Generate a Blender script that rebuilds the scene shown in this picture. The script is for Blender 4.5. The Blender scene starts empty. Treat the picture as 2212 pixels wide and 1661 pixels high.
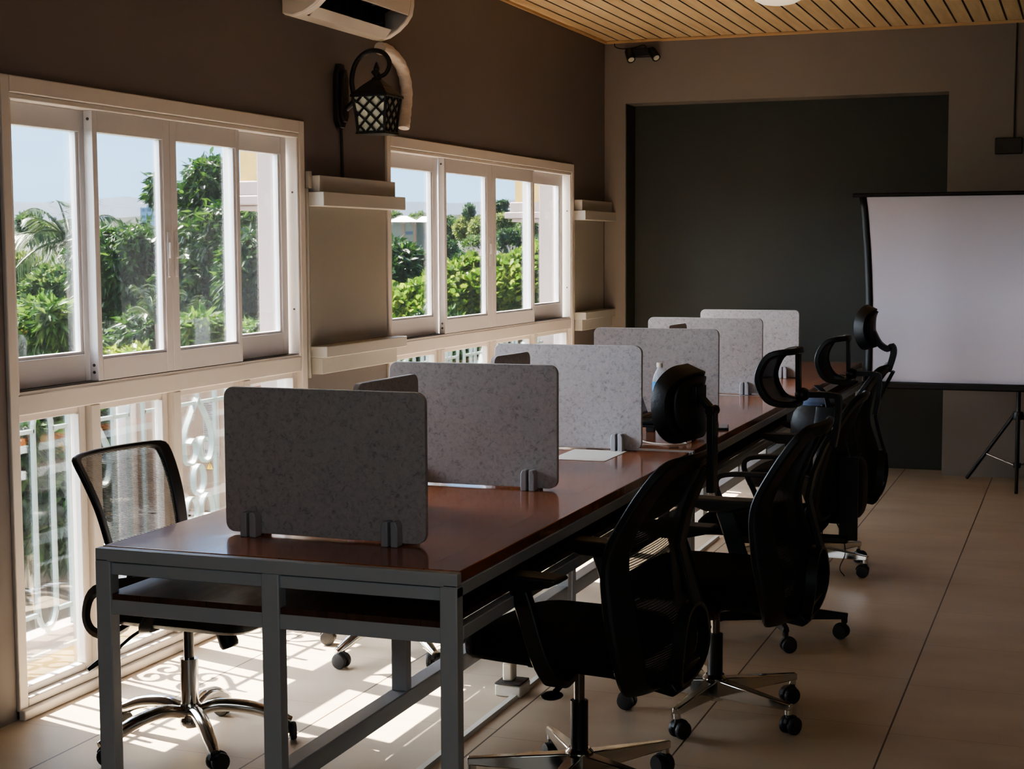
import bpy, math, random
import numpy as np
from mathutils import Vector, Matrix, Euler
random.seed(7); rng = np.random.default_rng(11)
PI = math.pi
SC = bpy.context.scene
COL = SC.collection

# ------------------------------------------------------------------ materials
def c(r, g, b):
    f = lambda v: (v/255/12.92) if v/255 <= .04045 else ((v/255+.055)/1.055)**2.4
    return (f(r), f(g), f(b), 1)

def nt(name):
    m = bpy.data.materials.new(name); m.use_nodes = True
    return m, m.node_tree.nodes, m.node_tree.links, m.node_tree.nodes['Principled BSDF']

def mat(name, col, rough=.6, metal=0, spec=.5, noise=0, nscale=20, bump=0, bscale=60, coat=0, stretch=None):
    m, N, L, b = nt(name)
    b.inputs['Base Color'].default_value = col
    b.inputs['Roughness'].default_value = rough
    b.inputs['Metallic'].default_value = metal
    b.inputs['Specular IOR Level'].default_value = spec
    b.inputs['Coat Weight'].default_value = coat
    tc = N.new('ShaderNodeTexCoord')
    src = tc.outputs['Object']
    if stretch:
        mp = N.new('ShaderNodeMapping'); mp.inputs['Scale'].default_value = stretch
        L.new(src, mp.inputs[0]); src = mp.outputs[0]
    if noise:
        t = N.new('ShaderNodeTexNoise'); t.inputs['Scale'].default_value = nscale; t.inputs['Detail'].default_value = 6
        L.new(src, t.inputs['Vector'])
        mx = N.new('ShaderNodeMix'); mx.data_type = 'RGBA'
        mx.inputs['A'].default_value = tuple(v*(1-noise) for v in col[:3])+(1,)
        mx.inputs['B'].default_value = tuple(min(1, v*(1+noise)) for v in col[:3])+(1,)
        L.new(t.outputs['Fac'], mx.inputs['Factor']); L.new(mx.outputs['Result'], b.inputs['Base Color'])
    if bump:
        t = N.new('ShaderNodeTexNoise'); t.inputs['Scale'].default_value = bscale; t.inputs['Detail'].default_value = 5
        L.new(src, t.inputs['Vector'])
        bp = N.new('ShaderNodeBump'); bp.inputs['Strength'].default_value = bump; bp.inputs['Distance'].default_value = .01
        L.new(t.outputs['Fac'], bp.inputs['Height']); L.new(bp.outputs[0], b.inputs['Normal'])
    return m

def math_node(N, L, op, a, bb=None):
    n = N.new('ShaderNodeMath'); n.operation = op
    for i, v in enumerate((a, bb)):
        if v is None: continue
        if isinstance(v, (int, float)): n.inputs[i].default_value = v
        else: L.new(v, n.inputs[i])
    return n.outputs[0]

def line_mask(N, L, coord, period, offset, width):
    """1 on thin lines repeating every period along coord"""
    a = math_node(N, L, 'SUBTRACT', coord, offset)
    a = math_node(N, L, 'DIVIDE', a, period)
    a = math_node(N, L, 'FRACT', a)
    a = math_node(N, L, 'SUBTRACT', a, .5)
    a = math_node(N, L, 'ABSOLUTE', a)
    return math_node(N, L, 'GREATER_THAN', a, .5-width/period/2)

def floor_mat():
    m, N, L, b = nt('beige_floor_tile')
    tc = N.new('ShaderNodeTexCoord'); sx = N.new('ShaderNodeSeparateXYZ'); L.new(tc.outputs['Object'], sx.inputs[0])
    gy = line_mask(N, L, sx.outputs['X'], .588, .34, .006)
    # joints across, staggered from row to row
    row = math_node(N, L, 'FLOOR', math_node(N, L, 'DIVIDE', math_node(N, L, 'SUBTRACT', sx.outputs['X'], .34), .588))
    off = math_node(N, L, 'MULTIPLY', row, .07)
    yy = math_node(N, L, 'ADD', sx.outputs['Y'], off)
    gx = line_mask(N, L, yy, .585, 6.147+.21, .003)
    gx = math_node(N, L, 'MULTIPLY', gx, .45)
    g = math_node(N, L, 'MAXIMUM', gy, gx)
    t = N.new('ShaderNodeTexNoise'); t.inputs['Scale'].default_value = 1.6; t.inputs['Detail'].default_value = 8
    mp = N.new('ShaderNodeMapping'); mp.inputs['Scale'].default_value = (1, 2.2, 1); L.new(tc.outputs['Object'], mp.inputs[0]); L.new(mp.outputs[0], t.inputs['Vector'])
    r = N.new('ShaderNodeValToRGB'); r.color_ramp.elements[0].position = .3; r.color_ramp.elements[0].color = c(192, 172, 148)
    r.color_ramp.elements[1].position = .75; r.color_ramp.elements[1].color = c(212, 194, 170)
    L.new(t.outputs['Fac'], r.inputs[0])
    mx = N.new('ShaderNodeMix'); mx.data_type = 'RGBA'; L.new(g, mx.inputs['Factor']); L.new(r.outputs[0], mx.inputs['A'])
    mx.inputs['B'].default_value = c(88, 70, 52); L.new(mx.outputs['Result'], b.inputs['Base Color'])
    b.inputs['Roughness'].default_value = .38; b.inputs['Specular IOR Level'].default_value = .35
    bp = N.new('ShaderNodeBump'); bp.inputs['Strength'].default_value = .25; bp.inputs['Distance'].default_value = .003; bp.invert = True
    L.new(g, bp.inputs['Height']); L.new(bp.outputs[0], b.inputs['Normal'])
    return m

def ceiling_mat():
    m, N, L, b = nt('pine_plank_ceiling')
    tc = N.new('ShaderNodeTexCoord'); sx = N.new('ShaderNodeSeparateXYZ'); L.new(tc.outputs['Object'], sx.inputs[0])
    g = line_mask(N, L, sx.outputs['X'], .1046, .0, .013)
    row = math_node(N, L, 'FLOOR', math_node(N, L, 'DIVIDE', sx.outputs['X'], .1046))
    cb = N.new('ShaderNodeCombineXYZ')
    L.new(math_node(N, L, 'MULTIPLY', sx.outputs['X'], 12), cb.inputs[0])
    L.new(math_node(N, L, 'MULTIPLY', sx.outputs['Y'], .8), cb.inputs[1]); L.new(math_node(N, L, 'MULTIPLY', row, 3.7), cb.inputs[2])
    t = N.new('ShaderNodeTexNoise'); t.inputs['Scale'].default_value = 2.5; t.inputs['Detail'].default_value = 7; L.new(cb.outputs[0], t.inputs['Vector'])
    r = N.new('ShaderNodeValToRGB'); r.color_ramp.elements[0].position = .3; r.color_ramp.elements[0].color = c(210, 180, 138)
    r.color_ramp.elements[1].position = .7; r.color_ramp.elements[1].color = c(226, 200, 160)
    L.new(t.outputs['Fac'], r.inputs[0])
    mx = N.new('ShaderNodeMix'); mx.data_type = 'RGBA'; L.new(g, mx.inputs['Factor']); L.new(r.outputs[0], mx.inputs['A'])
    mx.inputs['B'].default_value = c(40, 26, 14); L.new(mx.outputs['Result'], b.inputs['Base Color'])
    b.inputs['Roughness'].default_value = .45
    bp = N.new('ShaderNodeBump'); bp.inputs['Strength'].default_value = .6; bp.inputs['Distance'].default_value = .006; bp.invert = True
    L.new(g, bp.inputs['Height']); L.new(bp.outputs[0], b.inputs['Normal'])
    return m

def wood_mat(name, dark, light, rough, coat, plank=.2, off=.81):
    m, N, L, b = nt(name)
    tc = N.new('ShaderNodeTexCoord'); sx = N.new('ShaderNodeSeparateXYZ'); L.new(tc.outputs['Object'], sx.inputs[0])
    g = line_mask(N, L, sx.outputs['X'], plank, off, .0025)
    row = math_node(N, L, 'FLOOR', math_node(N, L, 'DIVIDE', math_node(N, L, 'SUBTRACT', sx.outputs['X'], off), plank))
    cb = N.new('ShaderNodeCombineXYZ')
    L.new(math_node(N, L, 'MULTIPLY', sx.outputs['X'], 14), cb.inputs[0])
    L.new(math_node(N, L, 'MULTIPLY', sx.outputs['Y'], 1.3), cb.inputs[1]); L.new(math_node(N, L, 'MULTIPLY', row, 5.3), cb.inputs[2])
    t = N.new('ShaderNodeTexNoise'); t.inputs['Scale'].default_value = 2.0; t.inputs['Detail'].default_value = 8; t.inputs['Distortion'].default_value = .6
    L.new(cb.outputs[0], t.inputs['Vector'])
    r = N.new('ShaderNodeValToRGB'); r.color_ramp.elements[0].position = .32; r.color_ramp.elements[0].color = dark
    r.color_ramp.elements[1].position = .72; r.color_ramp.elements[1].color = light
    L.new(t.outputs['Fac'], r.inputs[0])
    mx = N.new('ShaderNodeMix'); mx.data_type = 'RGBA'; L.new(g, mx.inputs['Factor']); L.new(r.outputs[0], mx.inputs['A'])
    mx.inputs['B'].default_value = c(28, 14, 8); L.new(mx.outputs['Result'], b.inputs['Base Color'])
    b.inputs['Roughness'].default_value = rough; b.inputs['Coat Weight'].default_value = coat; b.inputs['Coat Roughness'].default_value = .09
    t2 = N.new('ShaderNodeTexNoise'); t2.inputs['Scale'].default_value = 3.0; L.new(tc.outputs['Object'], t2.inputs['Vector'])
    bp = N.new('ShaderNodeBump'); bp.inputs['Strength'].default_value = .12; bp.inputs['Distance'].default_value = .02
    L.new(t2.outputs['Fac'], bp.inputs['Height'])
    bp2 = N.new('ShaderNodeBump'); bp2.inputs['Strength'].default_value = .4; bp2.inputs['Distance'].default_value = .002; bp2.invert = True
    L.new(g, bp2.inputs['Height']); L.new(bp.outputs[0], bp2.inputs['Normal']); L.new(bp2.outputs[0], b.inputs['Normal'])
    L.new(bp2.outputs[0], b.inputs['Coat Normal'])
    return m

def felt_mat():
    m, N, L, b = nt('grey_felt')
    tc = N.new('ShaderNodeTexCoord')
    t = N.new('ShaderNodeTexNoise'); t.inputs['Scale'].default_value = 70; t.inputs['Detail'].default_value = 9; t.inputs['Roughness'].default_value = .78
    t.inputs['Distortion'].default_value = .6; L.new(tc.outputs['Object'], t.inputs['Vector'])
    r = N.new('ShaderNodeValToRGB'); e = r.color_ramp.elements
    e[0].position = .36; e[0].color = c(140, 136, 136); e[1].position = .60; e[1].color = c(188, 183, 182)
    m2 = e.new(.46); m2.color = c(176, 171, 171)
    L.new(t.outputs['Fac'], r.inputs[0]); L.new(r.outputs[0], b.inputs['Base Color'])
    b.inputs['Roughness'].default_value = .95; b.inputs['Specular IOR Level'].default_value = .15
    b.inputs['Sheen Weight'].default_value = .25
    # light bleeding faintly through the felt board
    tr = N.new('ShaderNodeBsdfTranslucent'); tr.inputs['Color'].default_value = c(170, 165, 165)
    mixs = N.new('ShaderNodeMixShader'); mixs.inputs[0].default_value = .08
    L.new(b.outputs[0], mixs.inputs[1]); L.new(tr.outputs[0], mixs.inputs[2])
    L.new(mixs.outputs[0], N['Material Output'].inputs[0])
    return m

def glass_mat(name, tint=(.98, .99, .995, 1), dirt=.0015):
    m, N, L, b = nt(name)
    N.remove(b)
    tr = N.new('ShaderNodeBsdfTransparent'); tr.inputs[0].default_value = tint
    gl = N.new('ShaderNodeBsdfGlossy'); gl.inputs['Roughness'].default_value = .02
    fr = N.new('ShaderNodeFresnel'); fr.inputs[0].default_value = 1.45
    fm = math_node(N, L, 'MULTIPLY', fr.outputs[0], .55)
    mx = N.new('ShaderNodeMixShader'); L.new(fm, mx.inputs[0]); L.new(tr.outputs[0], mx.inputs[1]); L.new(gl.outputs[0], mx.inputs[2])
    df = N.new('ShaderNodeBsdfTranslucent'); df.inputs[0].default_value = (.85, .9, .93, 1)
    tc = N.new('ShaderNodeTexCoord'); t = N.new('ShaderNodeTexNoise'); t.inputs['Scale'].default_value = 3; t.inputs['Detail'].default_value = 6
    mp = N.new('ShaderNodeMapping'); mp.inputs['Scale'].default_value = (1, 3, .6); L.new(tc.outputs['Object'], mp.inputs[0]); L.new(mp.outputs[0], t.inputs['Vector'])
    fac = math_node(N, L, 'MULTIPLY', t.outputs['Fac'], dirt)
    mx2 = N.new('ShaderNodeMixShader'); L.new(fac, mx2.inputs[0]); L.new(mx.outputs[0], mx2.inputs[1]); L.new(df.outputs[0], mx2.inputs[2])
    L.new(mx2.outputs[0], N['Material Output'].inputs[0])
    return m

def mesh_fabric(name, see, col, scale=900):
    m, N, L, b = nt(name)
    b.inputs['Base Color'].default_value = col; b.inputs['Roughness'].default_value = .8
    tr = N.new('ShaderNodeBsdfTransparent')
    tc = N.new('ShaderNodeTexCoord'); sx = N.new('ShaderNodeSeparateXYZ'); L.new(tc.outputs['Object'], sx.inputs[0])
    s = math_node(N, L, 'SINE', math_node(N, L, 'MULTIPLY', math_node(N, L, 'ADD', sx.outputs['Z'], math_node(N, L, 'MULTIPLY', sx.outputs['Y'], .25)), scale))
    s = math_node(N, L, 'MULTIPLY', math_node(N, L, 'ADD', s, 1), see)
    mx = N.new('ShaderNodeMixShader'); L.new(s, mx.inputs[0]); L.new(b.outputs[0], mx.inputs[1]); L.new(tr.outputs[0], mx.inputs[2])
    L.new(mx.outputs[0], N['Material Output'].inputs[0])
    return m

def leaf_mat(name, dark, mid, light, trans=.35, rough=.35, tcol=None, dim=.42):
    m, N, L, b = nt(name)
    g = N.new('ShaderNodeNewGeometry')
    r = N.new('ShaderNodeValToRGB'); e = r.color_ramp.elements
    e[0].position = 0; e[0].color = dark; e[1].position = 1; e[1].color = light
    k = e.new(.55); k.color = mid
    L.new(g.outputs['Random Per Island'], r.inputs[0]); L.new(r.outputs[0], b.inputs['Base Color'])
    for q in e: q.color = tuple(v*dim for v in q.color[:3])+(1,)
    b.inputs['Roughness'].default_value = rough; b.inputs['Specular IOR Level'].default_value = .18
    tr = N.new('ShaderNodeBsdfTranslucent')
    gm = N.new('ShaderNodeMix'); gm.data_type = 'RGBA'; gm.blend_type = 'MULTIPLY'; gm.inputs['Factor'].default_value = 1
    L.new(r.outputs[0], gm.inputs['A']); gm.inputs['B'].default_value = tcol or (1.0, 1.0, .45, 1)
    L.new(gm.outputs['Result'], tr.inputs[0])
    mx = N.new('ShaderNodeMixShader'); mx.inputs[0].default_value = trans
    L.new(b.outputs[0], mx.inputs[1]); L.new(tr.outputs[0], mx.inputs[2]); L.new(mx.outputs[0], N['Material Output'].inputs[0])
    return m

M = dict(
    floor=floor_mat(), ceiling=ceiling_mat(),
    wall=mat('taupe_wall_paint', c(112, 104, 100), .55, noise=.07, nscale=1.5, bump=.06, bscale=9, spec=.4),
    wall_back=mat('taupe_back_wall_paint', c(131, 122, 115), .6, noise=.06, nscale=1.2, bump=.04, bscale=8),
    panel=mat('grey_wall_paint', c(152, 147, 136), .5, noise=.05, nscale=2, bump=.06, bscale=6),
    ledge=mat('grey_ledge_paint', c(178, 174, 166), .5, noise=.04, nscale=6, bump=.06, bscale=20),
    alcove=mat('charcoal_wall_paint', c(54, 56, 51), .6, noise=.12, nscale=1.4, bump=.05, bscale=6),
    frame=mat('white_window_paint', c(208, 200, 192), .42, noise=.04, nscale=8, bump=.03, bscale=30),
    alu=mat('white_aluminium', c(206, 202, 202), .3, noise=.02, nscale=5),
    gasket=mat('dark_gasket', c(70, 64, 60), .6),
    glass=glass_mat('window_glass'),
    tabletop=wood_mat('varnished_red_brown_wood', c(132, 74, 44), c(170, 102, 62), .26, .6),
    shelfwood=wood_mat('brown_shelf_wood', c(62, 40, 28), c(98, 68, 50), .45, .15),
    desk_metal=mat('grey_painted_steel', c(176, 180, 184), .38, noise=.05, nscale=12, bump=.02, bscale=40),
    felt=felt_mat(), feltedge=mat('felt_cut_edge', c(196, 192, 190), .9, noise=.1, nscale=80),
    clampm=mat('light_grey_clamp', c(168, 168, 172), .5),
    blackplastic=mat('black_plastic', c(26, 26, 27), .42, bump=.05, bscale=200),
    blackfabric=mat('black_fabric', c(27, 23, 23), .9, noise=.25, nscale=120, bump=.15, bscale=300, spec=.2),
    blackleather=mat('black_leatherette', c(22, 22, 23), .45, bump=.1, bscale=120),
    chrome=mat('polished_chrome', c(215, 212, 206), .12, metal=1, noise=.03, nscale=6),
    darkchrome=mat('dark_rod_metal', c(120, 115, 110), .25, metal=1),
    rubber=mat('caster_rubber', c(40, 40, 42), .5, noise=.1, nscale=40),
    meshblack=mesh_fabric('black_mesh_fabric', .055, c(18, 18, 20)),
    meshthin=mesh_fabric('sheer_mesh_fabric', .30, c(60, 58, 58), 1400),
    white=mat('white_plastic', c(226, 222, 212), .4, noise=.02, nscale=6),
    acwhite=mat('cream_white_plastic', c(214, 204, 192), .38, noise=.02, nscale=5),
    acdark=mat('vent_shade_black', c(10, 10, 13), .5),
    iron=mat('black_cast_iron', c(26, 24, 24), .5, bump=.3, bscale=50, noise=.2, nscale=30),
    frost=mat('frosted_lantern_glass', c(206, 206, 190), .4, noise=.06, nscale=8),
    tape=mat('wrapped_white_tape', c(206, 192, 180), .55, noise=.08, nscale=15, bump=.8, bscale=12, stretch=(1, 1, 6)),
    screen=mat('white_screen_fabric', c(198, 192, 202), .85, noise=.02, nscale=2, bump=.08, bscale=2.5, stretch=(3, 1, 1)),
    screenblack=mat('black_screen_border', c(16, 15, 18), .5),
    brownbox=mat('dark_brown_plastic', c(52, 44, 38), .5),
    grille=mat('white_painted_iron', c(122, 134, 132), .4, noise=.04, nscale=10),
    outwhite=mat('white_exterior_paint', c(150, 136, 131), .7, noise=.05, nscale=3, bump=.05, bscale=12),
    outyellow=mat('yellow_exterior_paint', c(186, 158, 86), .7, noise=.05, nscale=3, bump=.05, bscale=12),
    concrete=mat('sunlit_ledge_concrete', c(150, 142, 132), .8, noise=.12, nscale=8, bump=.2, bscale=30),
    condenser=mat('cream_condenser_steel', c(120, 98, 80), .5, noise=.03, nscale=4),
    cardboard=mat('brown_cardboard', c(168, 128, 92), .8, noise=.08, nscale=8),
    warn=mat('warning_yellow', c(236, 190, 40), .5), ink=mat('printed_ink', c(60, 58, 60), .6),
    label=mat('label_paper', c(140, 128, 122), .6),
    bark=mat('tree_bark', c(96, 78, 62), .9, noise=.3, nscale=8, bump=.6, bscale=20),
    deadwood=mat('bare_grey_branch', c(150, 138, 128), .9, noise=.1, nscale=8),
    stone=mat('pale_garden_stone', c(196, 178, 150), .9, noise=.2, nscale=4, bump=.3, bscale=10),
    roof=mat('white_roof_sheet', c(226, 224, 218), .6), housewall=mat('cream_house_wall', c(118, 110, 92), .8, noise=.05, nscale=1),
    housetrim=mat('salmon_house_trim', c(150, 104, 76), .8), housewin=mat('dark_house_window', c(66, 74, 84), .3),
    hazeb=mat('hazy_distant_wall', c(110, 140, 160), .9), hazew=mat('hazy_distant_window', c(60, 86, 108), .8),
    screenlap=mat('laptop_screen', c(30, 32, 38), .15), phoneglass=mat('phone_glass', c(18, 18, 22), .1),
    bluelabel=mat('blue_bottle_label', c(60, 150, 214), .45), denim=mat('blue_grey_cloth', c(84, 96, 122), .9, noise=.15, nscale=30, bump=.3, bscale=40),
    nylon=mat('black_nylon', c(20, 20, 23), .6, noise=.2, nscale=60, bump=.25, bscale=40),
    strap=mat('slate_strap', c(52, 54, 66), .8), orange=mat('orange_tag', c(190, 84, 44), .6),
    flower=leaf_mat('mango_flower', c(200, 160, 60), c(216, 184, 84), c(186, 140, 56), .3, .8),
    mango=leaf_mat('mango_leaf', c(22, 52, 26), c(48, 88, 42), c(96, 134, 66)),
    mangolite=leaf_mat('bright_mango_leaf', c(42, 84, 36), c(84, 130, 56), c(140, 172, 84), .45),
    lime=leaf_mat('lime_new_leaf', c(110, 150, 30), c(160, 190, 40), c(200, 206, 70), .5, .4),
    broad=leaf_mat('broad_green_leaf', c(58, 100, 30), c(108, 150, 46), c(176, 196, 86), .5, .4),
    palm=leaf_mat('palm_leaflet', c(40, 72, 36), c(70, 104, 50), c(128, 142, 84), .35, .35),
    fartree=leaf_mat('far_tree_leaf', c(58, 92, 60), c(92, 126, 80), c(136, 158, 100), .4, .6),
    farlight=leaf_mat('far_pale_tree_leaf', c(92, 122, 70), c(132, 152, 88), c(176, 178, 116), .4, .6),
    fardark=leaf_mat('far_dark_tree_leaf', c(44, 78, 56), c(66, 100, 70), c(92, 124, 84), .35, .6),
    ground=mat('green_ground_cover', c(28, 42, 18), .95, noise=.5, nscale=1.2, bump=.8, bscale=3),
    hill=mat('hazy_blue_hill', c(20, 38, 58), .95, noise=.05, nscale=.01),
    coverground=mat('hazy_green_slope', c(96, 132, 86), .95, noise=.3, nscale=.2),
    lampglow=mat('milky_lamp_cover', c(226, 216, 196), .4),
)
_b = M['lampglow'].node_tree.nodes['Principled BSDF']; _b.inputs['Emission Color'].default_value = (1, .86, .62, 1); _b.inputs['Emission Strength'].default_value = .08

# clear bottle plastic
def clear(name, col, mixv):
    m, N, L, b = nt(name)
    b.inputs['Base Color'].default_value = col; b.inputs['Roughness'].default_value = .08
    tr = N.new('ShaderNodeBsdfTransparent'); mx = N.new('ShaderNodeMixShader'); mx.inputs[0].default_value = mixv
    L.new(b.outputs[0], mx.inputs[2]); L.new(tr.outputs[0], mx.inputs[1]); L.new(mx.outputs[0], N['Material Output'].inputs[0])
    return m
M['pet'] = clear('clear_bottle_plastic', (.85, .9, .95, 1), .35)

# ------------------------------------------------------------------ mesh helpers
class MB:
    def __init__(s): s.v = []; s.f = []
    def add(s, vs, fs, T=None):
        o = len(s.v)
        for p in vs:
            p = Vector(p)
            s.v.append(tuple(T @ p if T is not None else p))
        s.f += [tuple(i+o for i in f) for f in fs]
        return s
    def box(s, x0, x1, y0, y1, z0, z1, T=None):
        vs = [(x0, y0, z0), (x1, y0, z0), (x1, y1, z0), (x0, y1, z0), (x0, y0, z1), (x1, y0, z1), (x1, y1, z1), (x0, y1, z1)]
        return s.add(vs, [(0, 3, 2, 1), (4, 5, 6, 7), (0, 1, 5, 4), (1, 2, 6, 5), (2, 3, 7, 6), (3, 0, 4, 7)], T)
    def hexa(s, b4, t4, T=None):
        return s.add(list(b4)+list(t4), [(0, 3, 2, 1), (4, 5, 6, 7), (0, 1, 5, 4), (1, 2, 6, 5), (2, 3, 7, 6), (3, 0, 4, 7)], T)
    def sweep(s, pts, sec, T=None, up=(0, 0, 1), closed=False, scale=None):
        """sweep a closed 2-D section (list of (a,b)) along pts; a along side, b along up"""
        pts = [Vector(p) for p in pts]; n = len(pts); k = len(sec); vs = []; prev = None
        for i, p in enumerate(pts):
            if closed: t = (pts[(i+1) % n]-pts[i-1]).normalized()
            else: t = (pts[min(i+1, n-1)]-pts[max(i-1, 0)]).normalized()
            u = Vector(up) if prev is None else prev
            u = (u-t*u.dot(t))
            if u.length < 1e-4: u = Vector((1, 0, 0)) - t*t.x
            u.normalize(); prev = u; w = t.cross(u)
            sc = scale[i] if scale else 1
            for a, b in sec: vs.append(p+w*a*sc+u*b*sc)
        fs = []
        for i in range(n if closed else n-1):
            j = (i+1) % n
            for q in range(k): fs.append((i*k+q, i*k+(q+1) % k, j*k+(q+1) % k, j*k+q))
        if not closed: fs += [tuple(reversed(range(k))), tuple((n-1)*k+q for q in range(k))]
        return s.add(vs, fs, T)
    def tube(s, pts, r, seg=8, T=None, closed=False, scale=None):
        return s.sweep(pts, [(r*math.cos(2*PI*i/seg), r*math.sin(2*PI*i/seg)) for i in range(seg)], T, closed=closed, scale=scale)
    def bar(s, pts, w, h, T=None, up=(0, 0, 1), closed=False, scale=None):
        return s.sweep(pts, [(-w/2, -h/2), (w/2, -h/2), (w/2, h/2), (-w/2, h/2)], T, up=up, closed=closed, scale=scale)
    def lathe(s, prof, seg=20, T=None, cx=0, cy=0):
        vs = []; n = len(prof)
        for r, z in prof:
            for i in range(seg): a = 2*PI*i/seg; vs.append((cx+r*math.cos(a), cy+r*math.sin(a), z))
        fs = []
        for i in range(n-1):
            for q in range(seg): fs.append((i*seg+q, i*seg+(q+1) % seg, (i+1)*seg+(q+1) % seg, (i+1)*seg+q))
        if prof[0][0] > 1e-5: fs.append(tuple(reversed(range(seg))))
        if prof[-1][0] > 1e-5: fs.append(tuple((n-1)*seg+q for q in range(seg)))
        return s.add(vs, fs, T)
    def prism(s, poly, axis, a, b, T=None):
        """extrude a 2-D polygon along axis from a to b"""
        f = {'x': lambda p, t: (t, p[0], p[1]), 'y': lambda p, t: (p[0], t, p[1]), 'z': lambda p, t: (p[0], p[1], t)}[axis]
        n = len(poly); vs = [f(p, a) for p in poly]+[f(p, b) for p in poly]
        fs = [tuple(reversed(range(n))), tuple(range(n, 2*n))]+[(i, (i+1) % n, n+(i+1) % n, n+i) for i in range(n)]
        return s.add(vs, fs, T)
    def grid(s, fn, nu, nv, T=None):
        vs = [fn(i/nu, j/nv) for j in range(nv+1) for i in range(nu+1)]
        fs = [(j*(nu+1)+i, j*(nu+1)+i+1, (j+1)*(nu+1)+i+1, (j+1)*(nu+1)+i) for j in range(nv) for i in range(nu)]
        return s.add(vs, fs, T)
    def ball(s, cx, cy, cz, rx, ry=None, rz=None, seg=14, rings=9, T=None, p=1.0):
        ry = ry or rx; rz = rz or rx; vs = []; sg = lambda v, e: math.copysign(abs(v)**e, v)
        for j in range(rings+1):
            ph = -PI/2+PI*j/rings
            for i in range(seg):
                a = 2*PI*i/seg
                vs.append((cx+rx*sg(math.cos(ph), p)*sg(math.cos(a), p), cy+ry*sg(math.cos(ph), p)*sg(math.sin(a), p), cz+rz*sg(math.sin(ph), p)))
        fs = [(j*seg+i, j*seg+(i+1) % seg, (j+1)*seg+(i+1) % seg, (j+1)*seg+i) for j in range(rings) for i in range(seg)]
        return s.add(vs, fs, T)
    def build(s, name, m, parent=None, smooth=True, angle=38, bevel=0, bseg=2, solid=0, sub=0, weld=False, loc=None):
        me = bpy.data.meshes.new(name); me.from_pydata([tuple(v) for v in s.v], [], s.f)
        me.materials.append(m)
        import bmesh
        bm = bmesh.new(); bm.from_mesh(me)
        if weld: bmesh.ops.remove_doubles(bm, verts=bm.verts, dist=1e-5)
        bmesh.ops.recalc_face_normals(bm, faces=bm.faces); bm.to_mesh(me); bm.free()
        if smooth:
            me.shade_smooth(); me.set_sharp_from_angle(angle=math.radians(angle))
        o = bpy.data.objects.new(name, me); COL.objects.link(o)
        if parent is not None: o.parent = parent
        if loc is not None: o.location = loc
        if solid:
            md = o.modifiers.new('s', 'SOLIDIFY'); md.thickness = solid; md.offset = 0
        if bevel:
            md = o.modifiers.new('b', 'BEVEL'); md.width = bevel; md.segments = bseg; md.limit_method = 'ANGLE'; md.angle_limit = math.radians(40)
        if sub:
            md = o.modifiers.new('d', 'SUBSURF'); md.levels = sub; md.render_levels = sub
        return o

def thing(name, label, cat, loc=(0, 0, 0), rz=0, group=None, kind=None):
    o = bpy.data.objects.new(name, None); COL.objects.link(o); o.location = loc; o.rotation_euler = (0, 0, rz)
    o.empty_display_size = .1
    tag(o, label, cat, group, kind); return o
def tag(o, label=None, cat=None, group=None, kind=None):
    if label: o['label'] = label
    if cat: o['category'] = cat
    if group: o['group'] = group
    if kind: o['kind'] = kind
    return o
def struct(o): o['kind'] = 'structure'; return o
def rot(axis, deg): return Matrix.Rotation(math.radians(deg), 4, axis)
def tr(x, y, z): return Matrix.Translation((x, y, z))
def arc(cx, cy, r, a0, a1, n, f):
    return [f(cx+r*math.cos(math.radians(a0+(a1-a0)*i/n)), cy+r*math.sin(math.radians(a0+(a1-a0)*i/n))) for i in range(n+1)]
def spline(pts, n=6):
    pts = [Vector(p) for p in pts]; out = []
    P = [pts[0]*2-pts[1]]+pts+[pts[-1]*2-pts[-2]]
    for i in range(1, len(P)-2):
        for k in range(n):
            t = k/n; a, b, cc, d = P[i-1], P[i], P[i+1], P[i+2]
            out.append(.5*((2*b)+(cc-a)*t+(2*a-5*b+4*cc-d)*t*t+(3*b-a-3*cc+d)*t**3))
    out.append(pts[-1]); return out
def lerp_prof(prof, t):
    """prof: list of tuples; t in 0..1 -> smooth interpolation"""
    n = len(prof)-1; s = min(max(t, 0), 1)*n; i = min(int(s), n-1); u = s-i
    P = [prof[max(i-1, 0)], prof[i], prof[i+1], prof[min(i+2, n)]]
    return [.5*((2*b)+(cc-a)*u+(2*a-5*b+4*cc-d)*u*u+(3*b-a-3*cc+d)*u**3) for a, b, cc, d in zip(*P)]

# ------------------------------------------------------------------ camera
F, YAW, PITCH, ROLL = 3356.1, .353174, .087118, -.004455
CP = Vector((3.24, 0, 1.53))
fw = Vector((-math.sin(YAW)*math.cos(PITCH), math.cos(YAW)*math.cos(PITCH), -math.sin(PITCH)))
rr = Vector((math.cos(YAW), math.sin(YAW), 0)); uu = rr.cross(fw)
R_ = rr*math.cos(ROLL)+uu*math.sin(ROLL); U_ = -rr*math.sin(ROLL)+uu*math.cos(ROLL)
cam = bpy.data.cameras.new('camera'); co = bpy.data.objects.new('camera', cam); COL.objects.link(co)
co.matrix_world = Matrix(((R_.x, U_.x, -fw.x, CP.x), (R_.y, U_.y, -fw.y, CP.y), (R_.z, U_.z, -fw.z, CP.z), (0, 0, 0, 1)))
cam.sensor_width = 36; cam.lens = 36*F/2212; cam.clip_start = .05; cam.clip_end = 6000
SC.camera = co
def at(u, v, D):
    """world point seen in direction (u,v) of the 2212x1661 frame at depth D metres"""
    return CP+(R_*(u-1106)-U_*(v-830.5)+fw*F)*(D/F)

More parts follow.
